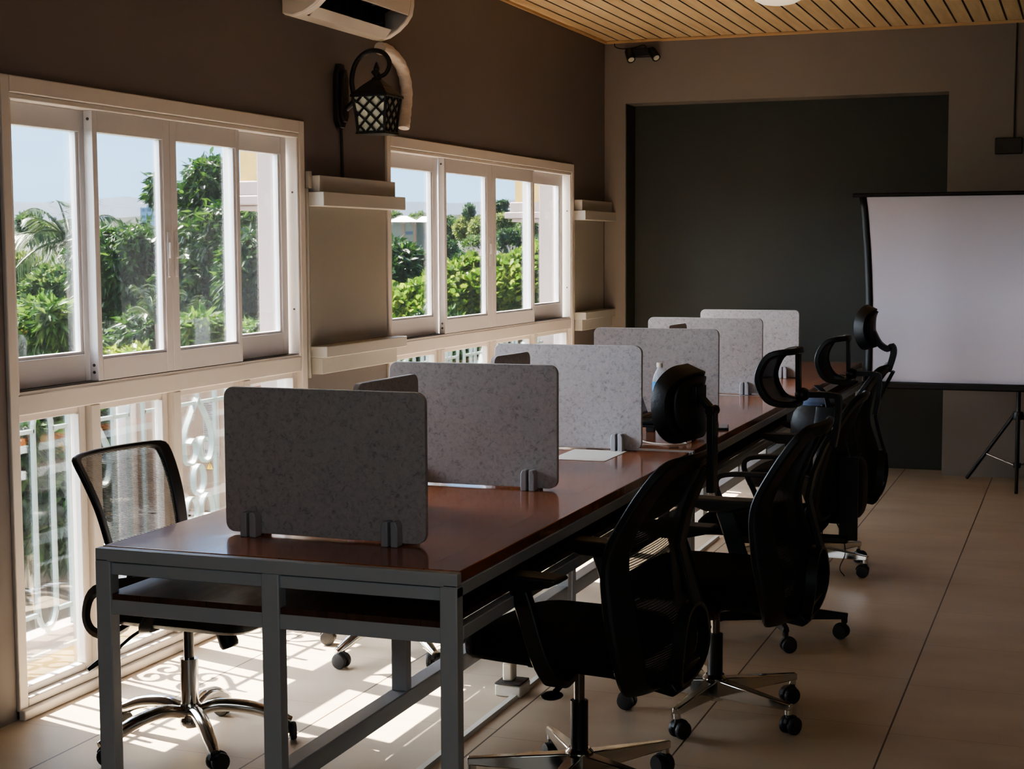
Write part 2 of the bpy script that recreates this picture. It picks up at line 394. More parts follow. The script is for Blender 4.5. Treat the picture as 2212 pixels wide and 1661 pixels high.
# ------------------------------------------------------------------ room shell
H = 2.99; YB = 10.72; XR = 6.6; YF = -2.2
W1 = (4.10, 6.14); W2 = (7.00, 9.98); WT = 2.09
def wallbox(mb, y0, y1, z0, z1): mb.box(-.13, 0, y0, y1, z0, z1)
mb = MB(); wallbox(mb, YF, W1[0], 0, H); wallbox(mb, W1[1], W2[0], 0, H); wallbox(mb, W2[1], YB, 0, H)
wallbox(mb, W1[0], W1[1], WT, H); wallbox(mb, W2[0], W2[1], WT, H)
struct(mb.build('wall_left', M['wall'], smooth=False))
mb = MB(); mb.box(-.13, XR, YB, YB+.3, 2.55, H); mb.box(-.13, .155, YB, YB+.3, 0, 2.55); mb.box(2.365, XR, YB, YB+.3, 0, 2.55)
struct(mb.build('wall_back', M['wall_back'], smooth=False))
struct(MB().box(.155, 2.365, YB+.235, YB+.3, 0, 2.55).build('wall_alcove', M['alcove'], smooth=False))
struct(MB().box(.1555, .160, YB+.006, YB+.235, 0, 2.545).build('trim_1', M['alcove'], smooth=False))
struct(MB().box(XR, XR+.12, YF, YB+.3, 0, H).build('wall_right', M['wall_back'], smooth=False))
struct(MB().box(-.13, XR+.12, YF-.12, YF, 0, H).build('wall_front', M['wall_back'], smooth=False))
struct(MB().box(-.13, XR+.12, YF-.12, YB+.3, -.12, 0).build('floor', M['floor'], smooth=False))
struct(MB().box(-.13, XR+.12, YF-.12, YB+.3, H, H+.1).build('ceiling', M['ceiling'], smooth=False))
tm = mat('tan_ceiling_bead', c(196, 162, 122), .5)
struct(MB().box(.0, .018, YF, YB, H-.02, H).build('trim_2', tm, bevel=.004))
struct(MB().box(.018, XR, YB-.018, YB, H-.02, H).build('trim_3', tm, bevel=.004))
# painted stepped ledges on the pier between the windows and in the corner
tn = 4
for (y0, y1) in ((6.175, 7.0), (10.0, YB)):
    ext = .055 if y0 < 7 else 0
    struct(MB().box(0, .055, y0+.02, y1, 1.785, 1.858).build('trim_%d' % tn, M['ledge'], bevel=.003)); tn += 1
    struct(MB().box(0, .085, y0, y1+ext, 1.722, 1.785).build('trim_%d' % tn, M['ledge'], bevel=.003)); tn += 1
    struct(MB().box(0, .085, y0+.01, y1+ext, 1.05, 1.10).build('trim_%d' % tn, M['ledge'], bevel=.003)); tn += 1
    struct(MB().box(0, .055, y0+.02, y1, .975, 1.05).build('trim_%d' % tn, M['ledge'], bevel=.003)); tn += 1
    struct(MB().box(0, .006, y0+.01, y1-.01 if y0 < 7 else y1-.05, 1.10, 1.722).build('trim_%d' % tn, M['panel'])); tn += 1
struct(MB().box(0, .012, 6.155, 6.172, .96, 1.80).box(0, .02, 6.165, 6.19, 1.80, 1.875).build('trim_%d' % tn, M['ledge'], bevel=.002)); tn += 1

# ------------------------------------------------------------------ windows
def window(n, y0, y1, sashes, mull):
    w = thing('window_%d' % n, None, None, (0, 0, 0), kind='structure')
    cb = .045
    mb = MB()
    mb.box(-.12, .012, y0, y0+cb, 0, WT); mb.box(-.12, .012, y1-cb, y1, 0, WT)
    mb.box(-.12, .012, y0+cb, y1-cb, WT-.055, WT)
    mb.box(-.12, .004, y0+cb, y1-cb, .995, 1.062)
    mb.box(-.12, .030, y0, y1, 0, .034); mb.box(-.12, .012, y0+cb, y1-cb, .034, .064)
    mb.box(-.10, .006, y0+cb, y0+cb+.014, 1.062, WT-.055); mb.box(-.10, .006, y1-cb-.014, y1-cb, 1.062, WT-.055)
    mb.box(-.10, .008, y0+cb, y1-cb, WT-.075, WT-.055)
    mb.build('window_frame', M['frame'], w, bevel=.004)
    MB().box(-.085, .0, y0+cb, y1-cb, 1.062, 1.071).build('track', M['frame'], w)
    MB().box(-.08, -.003, y0+cb, y1-cb, 1.071, 1.074).build('track_gap', M['gasket'], w)
    z0, z1 = 1.074, WT-.075
    for k, (a, b, trk, sl, sr) in enumerate(sashes):
        x0, x1 = ((-.037, -.001) if trk else (-.080, -.042))
        tb, bb = .075, (.075 if trk else .095)
        mb = MB(); mb.box(x0, x1, a, a+sl, z0, z1); mb.box(x0, x1, b-sr, b, z0, z1)
        mb.box(x0, x1, a+sl, b-sr, z1-tb, z1); mb.box(x0, x1, a+sl, b-sr, z0, z0+bb)
        # inner lip
        mb.box(x0+.008, x1-.006, a+sl, a+sl+.008, z0+bb, z1-tb); mb.box(x0+.008, x1-.006, b-sr-.014, b-sr, z0+bb, z1-tb)
        mb.box(x0+.008, x1-.006, a+sl+.008, b-sr-.014, z0+bb, z0+bb+.010)
        s = mb.build('sash', M['alu'], w, bevel=.002)
        xm = (x0+x1)/2
        MB().box(xm-.002, xm+.002, a+sl+.001, b-sr-.001, z0+bb+.001, z1-tb-.001).build('pane', M['glass'], s)
        if k in (1, 2):
            yy = b-sr*.55 if k == 1 else a+sl*.5
            h = MB(); h.box(x1, x1+.006, yy-.008, yy+.008, 1.43, 1.60); h.box(x1+.006, x1+.014, yy-.005, yy+.005, 1.50, 1.56)
            h.build('handle', M['alu'], s, bevel=.002)
        if k == 1:
            sc = MB()
            for zz in (z0+.03, z0+.055, z1-.03): sc.lathe([(.0055, 0), (.0055, .002), (0, .002)], 10, tr((x0+x1)/2, a, zz) @ rot('X', 90))
            sc.build('screw', M['gasket'], s)
        if k == 3:
            sc = MB()
            for zz in (1.27, 1.78): sc.lathe([(.0045, 0), (.0045, .002), (0, .002)], 10, tr(-.02, y1-cb-.014, zz) @ rot('X', 90))
            sc.build('screw', M['gasket'], s)
    ed = [y0+cb]+list(mull)+[y1-cb]
    for k in range(len(ed)-1):
        a, b = ed[k], ed[k+1]
        if k: MB().box(-.055, .004, a-.028, a+.028, .064, .995).build('mullion', M['frame'], w, bevel=.004)
        a2 = a+(.028 if k else 0); b2 = b-(.028 if k < len(ed)-2 else 0)
        q = .018; qr = .04
        mb = MB().box(-.05, -.02, a2, a2+q, .064, .995).box(-.05, -.02, b2-qr, b2, .064, .995).box(-.05, -.02, a2+q, b2-qr, .97, .995).box(-.05, -.02, a2+q, b2-qr, .064, .09)
        mb.box(-.048, -.012, b2-qr-.010, b2-qr, .09, .97)
        f = mb.build('lower_light_frame', M['frame'], w, bevel=.003)
        MB().box(-.037, -.033, a2+q, b2-qr-.010, .09, .97).build('pane', M['glass'], f)
    return w
window(1, W1[0], W1[1], [(4.145, 4.63, 0, .02, .05), (4.600, 5.083, 1, .028, .045), (5.085, 5.598, 1, .045, .026), (5.60, 6.068, 0, .03, .05)], (4.57, 5.09, 5.62))
window(2, W2[0], W2[1], [(7.045, 7.77, 0, .02, .075), (7.755, 8.468, 1, .03, .075), (8.47, 9.212, 1, .065, .035), (9.215, 9.89, 0, .035, .045)], (7.71, 8.49, 9.22))

# ------------------------------------------------------------------ wrought iron grilles outside
XG = -.21
def heart(mb, yc, zc, s, flip, T0):
    """scroll heart: two mirrored flat-bar curls meeting in a point"""
    for sd in (-1, 1):
        p = [(0, .165), (.055*sd, .095), (.098*sd, .03), (.112*sd, -.035), (.09*sd, -.095), (.05*sd, -.108), (.018*sd, -.075), (.016*sd, -.03), (.04*sd, -.005), (.072*sd, -.022)]
        pts = spline([(XG, yc+a*s, zc+flip*b*s) for a, b in p], 4)
        mb.bar(pts, .024, .008, up=(1, 0, 0)) if False else mb.sweep(pts, [(-.005, -.012), (.005, -.012), (.005, .012), (-.005, .012)], up=(1, 0, 0))
def grille(label, y0, y1, scrolls, loops, singles):
    g = thing('window_grille', label, 'grille', (XG, (y0+y1)/2, .1))
    inv = tr(-XG, -(y0+y1)/2, -.1)
    for y in singles: MB().box(XG-.008, XG+.008, y-.008, y+.008, .17, .995).build('bar', M['grille'], g).data.transform(inv)
    for yc in loops:
        mb = MB(); r = .052
        pts = [(XG, yc-r, .28)]+[(XG, yc-r, z) for z in (.5, .8)]+[(XG, yc+r*math.cos(a), .90+.085*math.sin(a)) for a in [PI-PI*i/10 for i in range(11)]]+[(XG, yc+r, z) for z in (.8, .5)]+[(XG, yc+r*math.cos(a), (.262+.075*math.sin(a))) for a in [0-PI*i/10 for i in range(11)]]
        mb.bar(pts, .014, .014, up=(1, 0, 0), closed=True); mb.box(XG-.008, XG+.008, yc-.006, yc+.006, .17, .19)
        mb.build('loop_bar', M['grille'], g, angle=50).data.transform(inv)
    for yc in scrolls:
        mb = MB(); heart(mb, yc, .755, 1.0, 1, None); heart(mb, yc, .40, 1.0, -1, None)
        ring = [(XG, yc+.042*math.cos(2*PI*i/20), .577+.062*math.sin(2*PI*i/20)) for i in range(20)]
        mb.sweep(ring, [(-.005, -.012), (.005, -.012), (.005, .012), (-.005, .012)], up=(1, 0, 0), closed=True)
        mb.box(XG-.006, XG+.006, yc-.006, yc+.006, .915, .995); mb.box(XG-.006, XG+.006, yc-.006, yc+.006, .17, .24)
        mb.build('scroll', M['grille'], g, angle=50).data.transform(inv)
    ys = sorted([y0, y1]+[v for l in loops for v in (l-.052, l+.052)])
    for a, b in zip(ys[::2], ys[1::2]):
        for q in (.90, .245): MB().box(XG-.007, XG+.007, a, b, q-.007, q+.007).build('rail', M['grille'], g).data.transform(inv)
    return g
s1, l1, b1 = [4.84, 5.575], [4.55, 5.13, 5.865], [4.25, 4.39, 4.70, 4.98, 5.285, 5.435, 5.715, 6.02]
grille('white scrolled iron grille outside the nearer window', 4.14, 6.12, s1, l1, b1)
s2 = [7.40, 8.13, 8.86, 9.59]; l2 = [7.76, 8.49, 9.22]
grille('white scrolled iron grille outside the farther window', 7.02, 9.96, s2, l2, [7.10, 7.26, 7.54, 7.60, 7.92, 7.99, 8.27, 8.33, 8.65, 8.72, 9.0, 9.06, 9.38, 9.45, 9.73, 9.88])
# exterior ledge, curb and pilasters
ext = struct(MB().box(-.20, -.13, 3.4, 11.4, -.06, .02).box(-.20, -.158, 3.4, 11.4, .02, .112).build('ledge_exterior', M['outyellow']))
struct(MB().box(-.20, -.152, 3.4, 11.4, .112, .126).box(-.60, -.28, 3.4, 11.4, -.10, .03).build('slab_exterior', M['concrete']))
struct(MB().box(-.28, -.197, 4.0, 10.2, -.05, .172).build('curb_exterior', M['outwhite'], bevel=.004))
def pilaster(y, ye, n, cy, cx):
    struct(MB().box(-.245, -.13, y, ye, -.1, 3.2).build('column_exterior_%d' % n, M['outwhite'], bevel=.004))
    mb = MB().box(cx, -.13, cy, ye-.02, 1.86, 3.2)
    struct(mb.build('corbel_exterior_%d' % n, M['outyellow']))
    mb = MB().box(cx-.03, -.13, cy-.03, ye, 1.79, 1.86).box(cx-.06, -.13, cy-.06, ye+.03, 1.745, 1.79).box(cx-.02, -.13, cy-.02, ye, 1.72, 1.745)
    struct(mb.build('molding_exterior_%d' % n, M['outwhite'], bevel=.006))
    struct(MB().box(-.30, -.13, y-.03, ye, 1.02, 1.06).build('sill_exterior_%d' % n, M['outwhite'], bevel=.004))
pilaster(6.17, 6.97, 1, 6.64, -.60); pilaster(10.0, 10.9, 2, 10.5, -.60)
# condenser unit behind the grille
t = thing('outdoor_condenser', 'cream outdoor condenser unit with warning triangle behind window grille', 'air conditioner', (-.72, 6.45, .30))
MB().box(-.36, .36, -.16, .16, 0, .60).build('casing', M['condenser'], t, bevel=.012)
MB().box(-.37, .37, -.17, .17, .60, .625).build('lid', M['outwhite'], t, bevel=.006)
mb = MB().lathe([(.20, 0), (.21, .012), (.19, .014), (.19, .004), (.0, .004)], 28, tr(-.08, .161, .30) @ rot('X', -90)); mb.build('fan_guard', M['gasket'], t)
MB().box(.10, .185, -.1635, -.161, .27, .53).build('data_label', M['label'], t)
mb = MB().box(.112, .150, -.1645, -.1636, .521, .525)
for i in range(22):
    ww = .055+.02*((i*7) % 3)/2
    mb.box(.105, .105+ww*(1 if i % 5 else .5), -.1645, -.1636, .515-i*.0085, .5185-i*.0085)
mb.build('label_print', M['ink'], t); mb = MB()
for i in range(16): mb.box(.108+i*.0045, .1105+i*.0045, -.1645, -.1636, .282, .298)
mb.build('barcode', M['ink'], t)
MB().prism([(.112, .205), (.152, .205), (.132, .245)], 'y', -.1635, -.161).build('warning_triangle', M['warn'], t)
mb = MB()
for a, b in (((.112, .205), (.152, .205)), ((.152, .205), (.132, .245)), ((.132, .245), (.112, .205)), ((.134, .236), (.130, .226)), ((.130, .226), (.134, .222)), ((.134, .222), (.131, .212))):
    mb.bar([(a[0], -.164, a[1]), (b[0], -.164, b[1])], .0025, .001, up=(0, 1, 0))
mb.build('warning_mark', M['ink'], t)
MB().box(.22, .29, -.1635, -.161, .12, .46).build('side_label', M['label'], t)
mb = MB()
for i in range(26): mb.box(.225, .27+.012*((i*5) % 3)/2, -.1645, -.1636, .445-i*.012, .449-i*.012)
mb.build('side_print', M['ink'], t)
mb = MB()
for i in range(44): mb.box(.361, .367, -.13, .13, .03+i*.0125, .036+i*.0125)
mb.build('fin_panel', M['condenser'], t)
b_ = tag(MB().box(-.20, .20, -.13, .13, 0, .22).box(-.19, .19, -.135, .135, .205, .212).build('cardboard_box', M['cardboard'], bevel=.004, loc=(-.68, 6.45, .075)), 'brown cardboard box under the outdoor condenser unit', 'box')
struct(MB().box(-1.15, -.26, 6.15, 6.9, .03, .07).box(-1.12, -.30, 6.24, 6.27, .07, .295).box(-1.12, -.30, 6.63, 6.66, .07, .295).box(-1.12, -.30, 6.24, 6.66, .285, .30).build('platform_exterior', M['outwhite']))
tag(MB().tube([(-.86, 6.02, -4), (-.86, 6.02, 0.99)], .045, 14).build('drain_pipe', mat('grey_pipe', c(170, 164, 160), .5, noise=.15, nscale=6)), 'thick grey vertical pipe beside the outdoor condenser unit', 'pipe')

# ------------------------------------------------------------------ desks
def desk(y0, y1, label):
    x0, x1 = .81, 1.84; xm = 1.33; L_ = y1-y0
    t = thing('long_desk', label, 'desk', (xm, (y0+y1)/2, 0), group=None)
    inv = tr(-xm, -(y0+y1)/2, 0)
    def bd(mb, n, m, **k):
        o = mb.build(n, m, t, **k); o.data.transform(inv); return o
    k = .038
    # tabletop keeps world-aligned planks
    bd(MB().box(x0+.004, x1-.004, y0+k*.75, y1-k*.75, .722, .752), 'tabletop', M['tabletop'], bevel=.002)
    mb = MB(); mb.box(x0, x1, y0, y0+k*.75, .716, .750); mb.box(x0, x1, y1-k*.75, y1, .716, .750)
    mb.box(x0, x0+k, y0, y1, .690, .722); mb.box(x1-k, x1, y0, y1, .690, .722)
    for y in (y0, y1-k):
        mb.box(x0+k, xm-k/2, y+.008, y+k, .680, .712); mb.box(xm+k/2, x1-k, y+.008, y+k, .680, .712)
    for y in (y0+L_/3, y0+2*L_/3): mb.box(x0+k, x1-k, y, y+k, .684, .720)
    # shelf bearers
    for y in (y0, y1-k): mb.box(x0+k, xm-k/2, y+.004, y+k, .575, .614); mb.box(xm+k/2, x1-k, y+.004, y+k, .575, .614)
    mb.box(x0, x0+.03, y0+k, y1-k, .580, .614); mb.box(x1-.03, x1, y0+k, y1-k, .580, .614)
    bd(mb, 'desk_frame', M['desk_metal'], bevel=.002)
    bd(MB().box(x0+.03, x1-.03, y0+.006, y1-.006, .614, .630), 'under_shelf', M['shelfwood'])
    for (lx, ly) in ((x0, y0), (xm-k/2-.006, y0), (x1-k, y0), (x0, y1-k), (xm-k/2-.006, y1-k), (x1-k, y1-k)):
        w = k+.012 if abs(lx-xm) < .1 else k
        w = .046 if w == k else w
        lx2 = lx if lx < xm else (lx if w > .047 else x1-.046)
        bd(MB().box(lx2, lx2+w, ly-.002, ly+k, 0, .716), 'leg', M['desk_metal'], bevel=.003)
    for ly in (y0+L_*.33, y0+L_*.66): bd(MB().box(xm-.03, xm+.02, ly, ly+k, .20, .575), 'leg', M['desk_metal'], bevel=.003)
    bd(MB().box(xm-.035, xm+.022, y0+k, y1-k, .145, .20), 'bottom_rail', M['desk_metal'], bevel=.003)
    return t
desk(3.41, 5.79, 'long varnished wood desk with grey steel legs, nearest to the camera')
desk(5.81, 8.11, 'middle desk of the row, with a laptop and water bottle on it')
desk(8.13, 10.70, 'farthest long wood desk, its end reaching the black alcove wall')

# ------------------------------------------------------------------ felt partitions
def rrect(w, h, r, n=6):
    out = []
    for cx, cy, a0 in ((w/2-r, r, -90), (w/2-r, h-r, 0), (-w/2+r, h-r, 90), (-w/2+r, r, 180)):
        out += [(cx+r*math.cos(math.radians(a0+90*i/n)), cy+r*math.sin(math.radians(a0+90*i/n))) for i in range(n+1)]
    return out
def partition(x, y, w, rz, label, group, clamps, h=.40):
    t = thing('desk_partition', label, 'partition', (x, y, .752), math.radians(rz), group)
    MB().prism([(a, b+.006) for a, b in rrect(w, h, .028)], 'y', -.009, .009).build('felt_board', M['felt'], t, bevel=.002)
    for cx in clamps:
        mb = MB()
        for s in (-1, 1):
            ya, yb = sorted((s*.010, s*.027))
            mb.prism([(cx-.028, 0), (cx+.028, 0), (cx+.028, .045), (cx+.018, .062), (cx-.018, .062), (cx-.028, .045)], 'y', ya, yb)
        mb.build('clamp_foot', M['clampm'], t, bevel=.004)
    return t
G1 = None
def partition2(x, y, w, rz, label, clamps, h=.40):
    t = thing('desk_partition', label, 'partition', (x, y, .752), math.radians(rz))
    MB().prism([(a, b+.006) for a, b in rrect(w, h, .028)], 'y', -.009, .009).build('felt_board', M['felt'], t, bevel=.002)
    for cx in clamps:
        mb = MB()
        for s in (-1, 1):
            mb.prism([(s*.004, 0), (s*.024, 0), (s*.024, .055), (s*.018, .068), (s*.004, .068)], 'y', -.045, -.010, tr(cx, 0, 0))
            mb.prism([(s*.004, 0), (s*.024, 0), (s*.024, .055), (s*.018, .068), (s*.004, .068)], 'y', .010, .045, tr(cx, 0, 0))
        mb.build('clamp_foot', M['clampm'], t, bevel=.003)
    return t
pl = ['darkest grey felt partition at the near end of the desk', 'second grey felt partition from the camera, right clamp showing',
      'third grey felt partition, in front of the laptop', 'fourth grey felt partition, behind the water bottle',
      'fifth grey felt partition, on the join before the last desk', 'farthest grey felt partition, against the black alcove']
for (x, y, w, rz), lb in zip(((1.335, 3.705, .605, -1.2), (1.366, 4.71, .59, 0), (1.357, 5.735, .60, .5), (1.366, 7.03, .60, 0), (1.335, 8.16, .625, 0), (1.349, 9.27, .60, 0)), pl):
    partition2(x, y, w, rz, lb, (-w/2+.09, w/2-.09))
for (x, y, w, rz), lb in zip(((1.335, 4.11, .39, 88), (1.315, 5.21, .30, 85), (1.345, 7.50, .27, 85)),
        ('small dark partition set lengthwise behind the nearest felt board', 'small lengthwise partition behind the second felt board', 'small lengthwise partition behind the fourth felt board')):
    partition2(x, y, w, rz, lb, (-w/2+.05, w/2-.05), .397)

# ------------------------------------------------------------------ chairs
def caster(x, y, a, m, hood=None, r=.029):
    """twin-wheel caster standing on z=0; a = heading"""
    T = tr(x, y, 0) @ Matrix.Rotation(a, 4, 'Z')
    mb = MB()
    for s in (-1, 1):
        mb.lathe([(0, -.010), (r*.6, -.011), (r*.93, -.008), (r, -.003), (r, .005), (r*.9, .010), (0, .010)], 18, T @ tr(-.012, s*.016, r) @ rot('X', 90))
    mb.box(-.02, .002, -.007, .007, r-.005, r+.03, T)
    hd = [(-.012+(r+.004)*math.cos(math.radians(q)), r+(r+.004)*math.sin(math.radians(q))) for q in range(20, 171, 15)]
    mb.prism(hd+[(-.012-.022, r), (-.012+.02, r)], 'y', -.006, .006, T)
    mb.lathe([(.009, r+.02), (.009, r+.042), (.006, r+.05), (0, r+.05)], 10, T)
    return mb
def star_base(t, kind, rad, a0, col_m, leg_m):
    hubp = {'flat': [(.0, .05), (.028, .05), (.030, .06), (.034, .12), (.040, .125), (.030, .135), (0, .135)],
            'tube': [(.0, .055), (.03, .055), (.032, .062), (.032, .075), (.03, .08), (.034, .12), (.03, .13), (0, .13)]}[kind]
    MB().lathe(hubp, 22).build('base_hub', leg_m, t)
    for i in range(5):
        a = math.radians(a0+72*i); T = Matrix.Rotation(a, 4, 'Z'); mb = MB()
        if kind == 'flat':
            mb.hexa([(.022, -.020, .062), (rad, -.014, .080), (rad, .014, .080), (.022, .020, .062)], [(.022, -.022, .122), (rad+.002, -.010, .101), (rad+.002, .010, .101), (.022, .022, .122)], T)
            mb.lathe([(.012, .062), (.012, .086), (0, .086)], 12, T @ tr(rad-.012, 0, 0))
            o = mb.build('leg', leg_m, t, bevel=.004)
        else:
            pts = spline([(.02, 0, .10), (.09, 0, .118), (.19, 0, .105), (.262, 0, .078), (rad, 0, .058)], 5)
            sc = [1.0+.25*math.sin(PI*k/(len(pts)-1))-.25*k/(len(pts)-1) for k in range(len(pts))]
            mb.tube(pts, .019, 12, T, scale=sc); o = mb.build('leg', leg_m, t)
        cx, cy = (rad-.012)*math.cos(a), (rad-.012)*math.sin(a)
        ca = a+random.uniform(-1.8, 1.8)
        caster(cx, cy, ca, None).build('caster', M['rubber'], t)
def cushion(mb, L_, W_, h, z, T=None, crown=.012, front=.03):
    """soft seat: x from -L/2 to L/2"""
    def sup(a, e): return math.copysign(abs(a)**e, a)
    n = 56; se = lambda a, e: (abs(math.cos(a))**(2/e)+abs(math.sin(a))**(2/e))**(-e/2)
    rings = [(-.5, .80), (-.46, .93), (-.3, .99), (0, 1.0), (.28, .985), (.42, .94), (.5, .84)]
    vs = []
    for hz, s in rings:
        for i in range(n):
            a = 2*PI*i/n; x = se(a, .42)*math.cos(a)*L_/2*s; y = se(a, .42)*math.sin(a)*W_/2*s*(1-.05*(x/L_))
            zz = z+hz*h-max(0, x/L_-.25)**2*front*8+(.10*max(0, abs(y)/W_-.25))**1*(.3)
            vs.append((x, y, zz))
    # top crown centre
    for s in (.55, .2):
        for i in range(n):
            a = 2*PI*i/n; x = se(a, .5)*math.cos(a)*L_/2*s; y = se(a, .5)*math.sin(a)*W_/2*s
            vs.append((x, y, z+.5*h+crown*(1-s)))
    m = len(rings)+2
    fs = [tuple(reversed(range(n)))]+[(j*n+i, j*n+(i+1) % n, (j+1)*n+(i+1) % n, (j+1)*n+i) for j in range(m-1) for i in range(n)]+[tuple((m-1)*n+i for i in range(n))]
    mb.add(vs, fs, T); return mb
class Back:
    """curved backrest surface: prof rows of (x, z, halfwidth, wrap)"""
    def __init__(s, prof): s.p = prof
    def pt(s, u, t, off=0):
        x, z, w, k = lerp_prof(s.p, t); x2, z2, _, _ = lerp_prof(s.p, min(1, t+.02)); x1, z1, _, _ = lerp_prof(s.p, max(0, t-.02))
        n = Vector((-(z2-z1), 0, (x2-x1))).normalized()
        return Vector((x+k*u*u, u*w, z))+n*off
    def contour(s, ku, kt, e, n=64, c0=.5):
        out = []; n = int(n*1.5)
        for i in range(n):
            a = 2*PI*i/n; q = (abs(math.cos(a))**(2/e)+abs(math.sin(a))**(2/e))**(-e/2)
            out.append((q*math.cos(a)*ku, c0+q*math.sin(a)*kt))
        return out
    def band(s, outer, inner, th):
        n = len(outer); vs = []
        for off in (-th/2, th/2):
            for q in (outer, inner):
                vs += [s.pt(u, t, off) for u, t in q]
        fs = []
        for i in range(n):
            j = (i+1) % n
            fs += [(i, j, n+j, n+i), (2*n+i, 3*n+i, 3*n+j, 2*n+j), (i, 2*n+i, 2*n+j, j), (n+i, n+j, 3*n+j, 3*n+i)]
        return MB().add(vs, fs)
    def fill(s, inner, off=0, rings=8):
        n = len(inner); cu = sum(u for u, _ in inner)/n; ct = sum(t for _, t in inner)/n; vs = []; fs = []
        for k in range(rings+1):
            q = 1-k/rings*.999
            vs += [s.pt(cu+(u-cu)*q, ct+(t-ct)*q, off) for u, t in inner]
        for k in range(rings):
            for i in range(n): fs.append((k*n+i, k*n+(i+1) % n, (k+1)*n+(i+1) % n, (k+1)*n+i))
        return MB().add(vs, fs)

def headrest(t, kind, x, z, tilt, backtop):
    """headrest centred at local (x, 0, z)"""
    bx, bz = backtop
    if kind.startswith('pad'):
        hp = Back([(x-.015, z-.098, .105, .022), (x-.003, z-.055, .116, .026), (x+.003, z, .12, .028), (x-.0, z+.055, .114, .024), (x-.015, z+.095, .098, .018)])
        ct = hp.contour(1, .5, .62, 48)
        o = hp.fill(ct, 0, 8).build('headrest', M['blackleather'], t, solid=.05, bevel=.016, bseg=3)
        shell = hp.fill(hp.contour(.86, .43, .6, 40), .030, 6).build('headrest_shell', M['blackplastic'], t, solid=.010)
        mb = MB(); hx = bx-.045
        if kind == 'pad2':
            mb.bar(spline([(x-.02, 0, z-.02), (x-.05, 0, z-.075), (x-.09, 0, z-.10), (hx+.02, 0, z-.085), (hx+.012, 0, z-.12), (bx-.01, 0, bz-.03)], 4), .05, .026)
            mb.build('headrest_bracket', M['blackplastic'], t, bevel=.003); return
        mb.box(x-.045, x-.018, -.035, .035, z+.01, z+.05)
        mb.bar([(x-.03, 0, z+.03), (hx, 0, z-.015)], .03, .016)
        mb.lathe([(.014, -.022), (.014, .022), (0, .022)], 12, tr(hx, 0, z-.015) @ rot('X', 90))
        mb.bar([(hx, 0, z-.015), (hx, 0, bz-.10)], .036, .020, up=(1, 0, 0))
        mb.build('headrest_bracket', M['blackplastic'], t, bevel=.003)
    else:
        hp = Back([(x-.095, z-.084, .095, .01), (x-.03, z-.07, .108, .015), (x+.0, z, .115, .018), (x-.03, z+.07, .108, .015), (x-.095, z+.084, .095, .01)])
        o_ = hp.contour(1, .5, .5, 56); i_ = hp.contour(.82, .40, .55, 56)
        hp.band(o_, i_, .020).build('headrest', M['blackplastic'], t, bevel=.004)
        hp.fill(i_, 0, 8).build('headrest_mesh', M['meshblack'], t)
        mb = MB(); mb.bar([(x-.088, 0, z-.09), (x-.085, 0, z+.09)], .026, .014, up=(1, 0, 0))
        mb.ball(x-.10, 0, z-.055, .024, .03, .022)
        hx = bx-.045
        mb.bar(spline([(x-.10, 0, z-.055), (hx+.01, 0, z-.055), (hx-.005, 0, z-.075), (hx, 0, bz-.02), (hx+.01, 0, bz-.08)], 4), .030, .018, up=(0, 0, 1))
        mb.build('headrest_bracket', M['blackplastic'], t, bevel=.002)

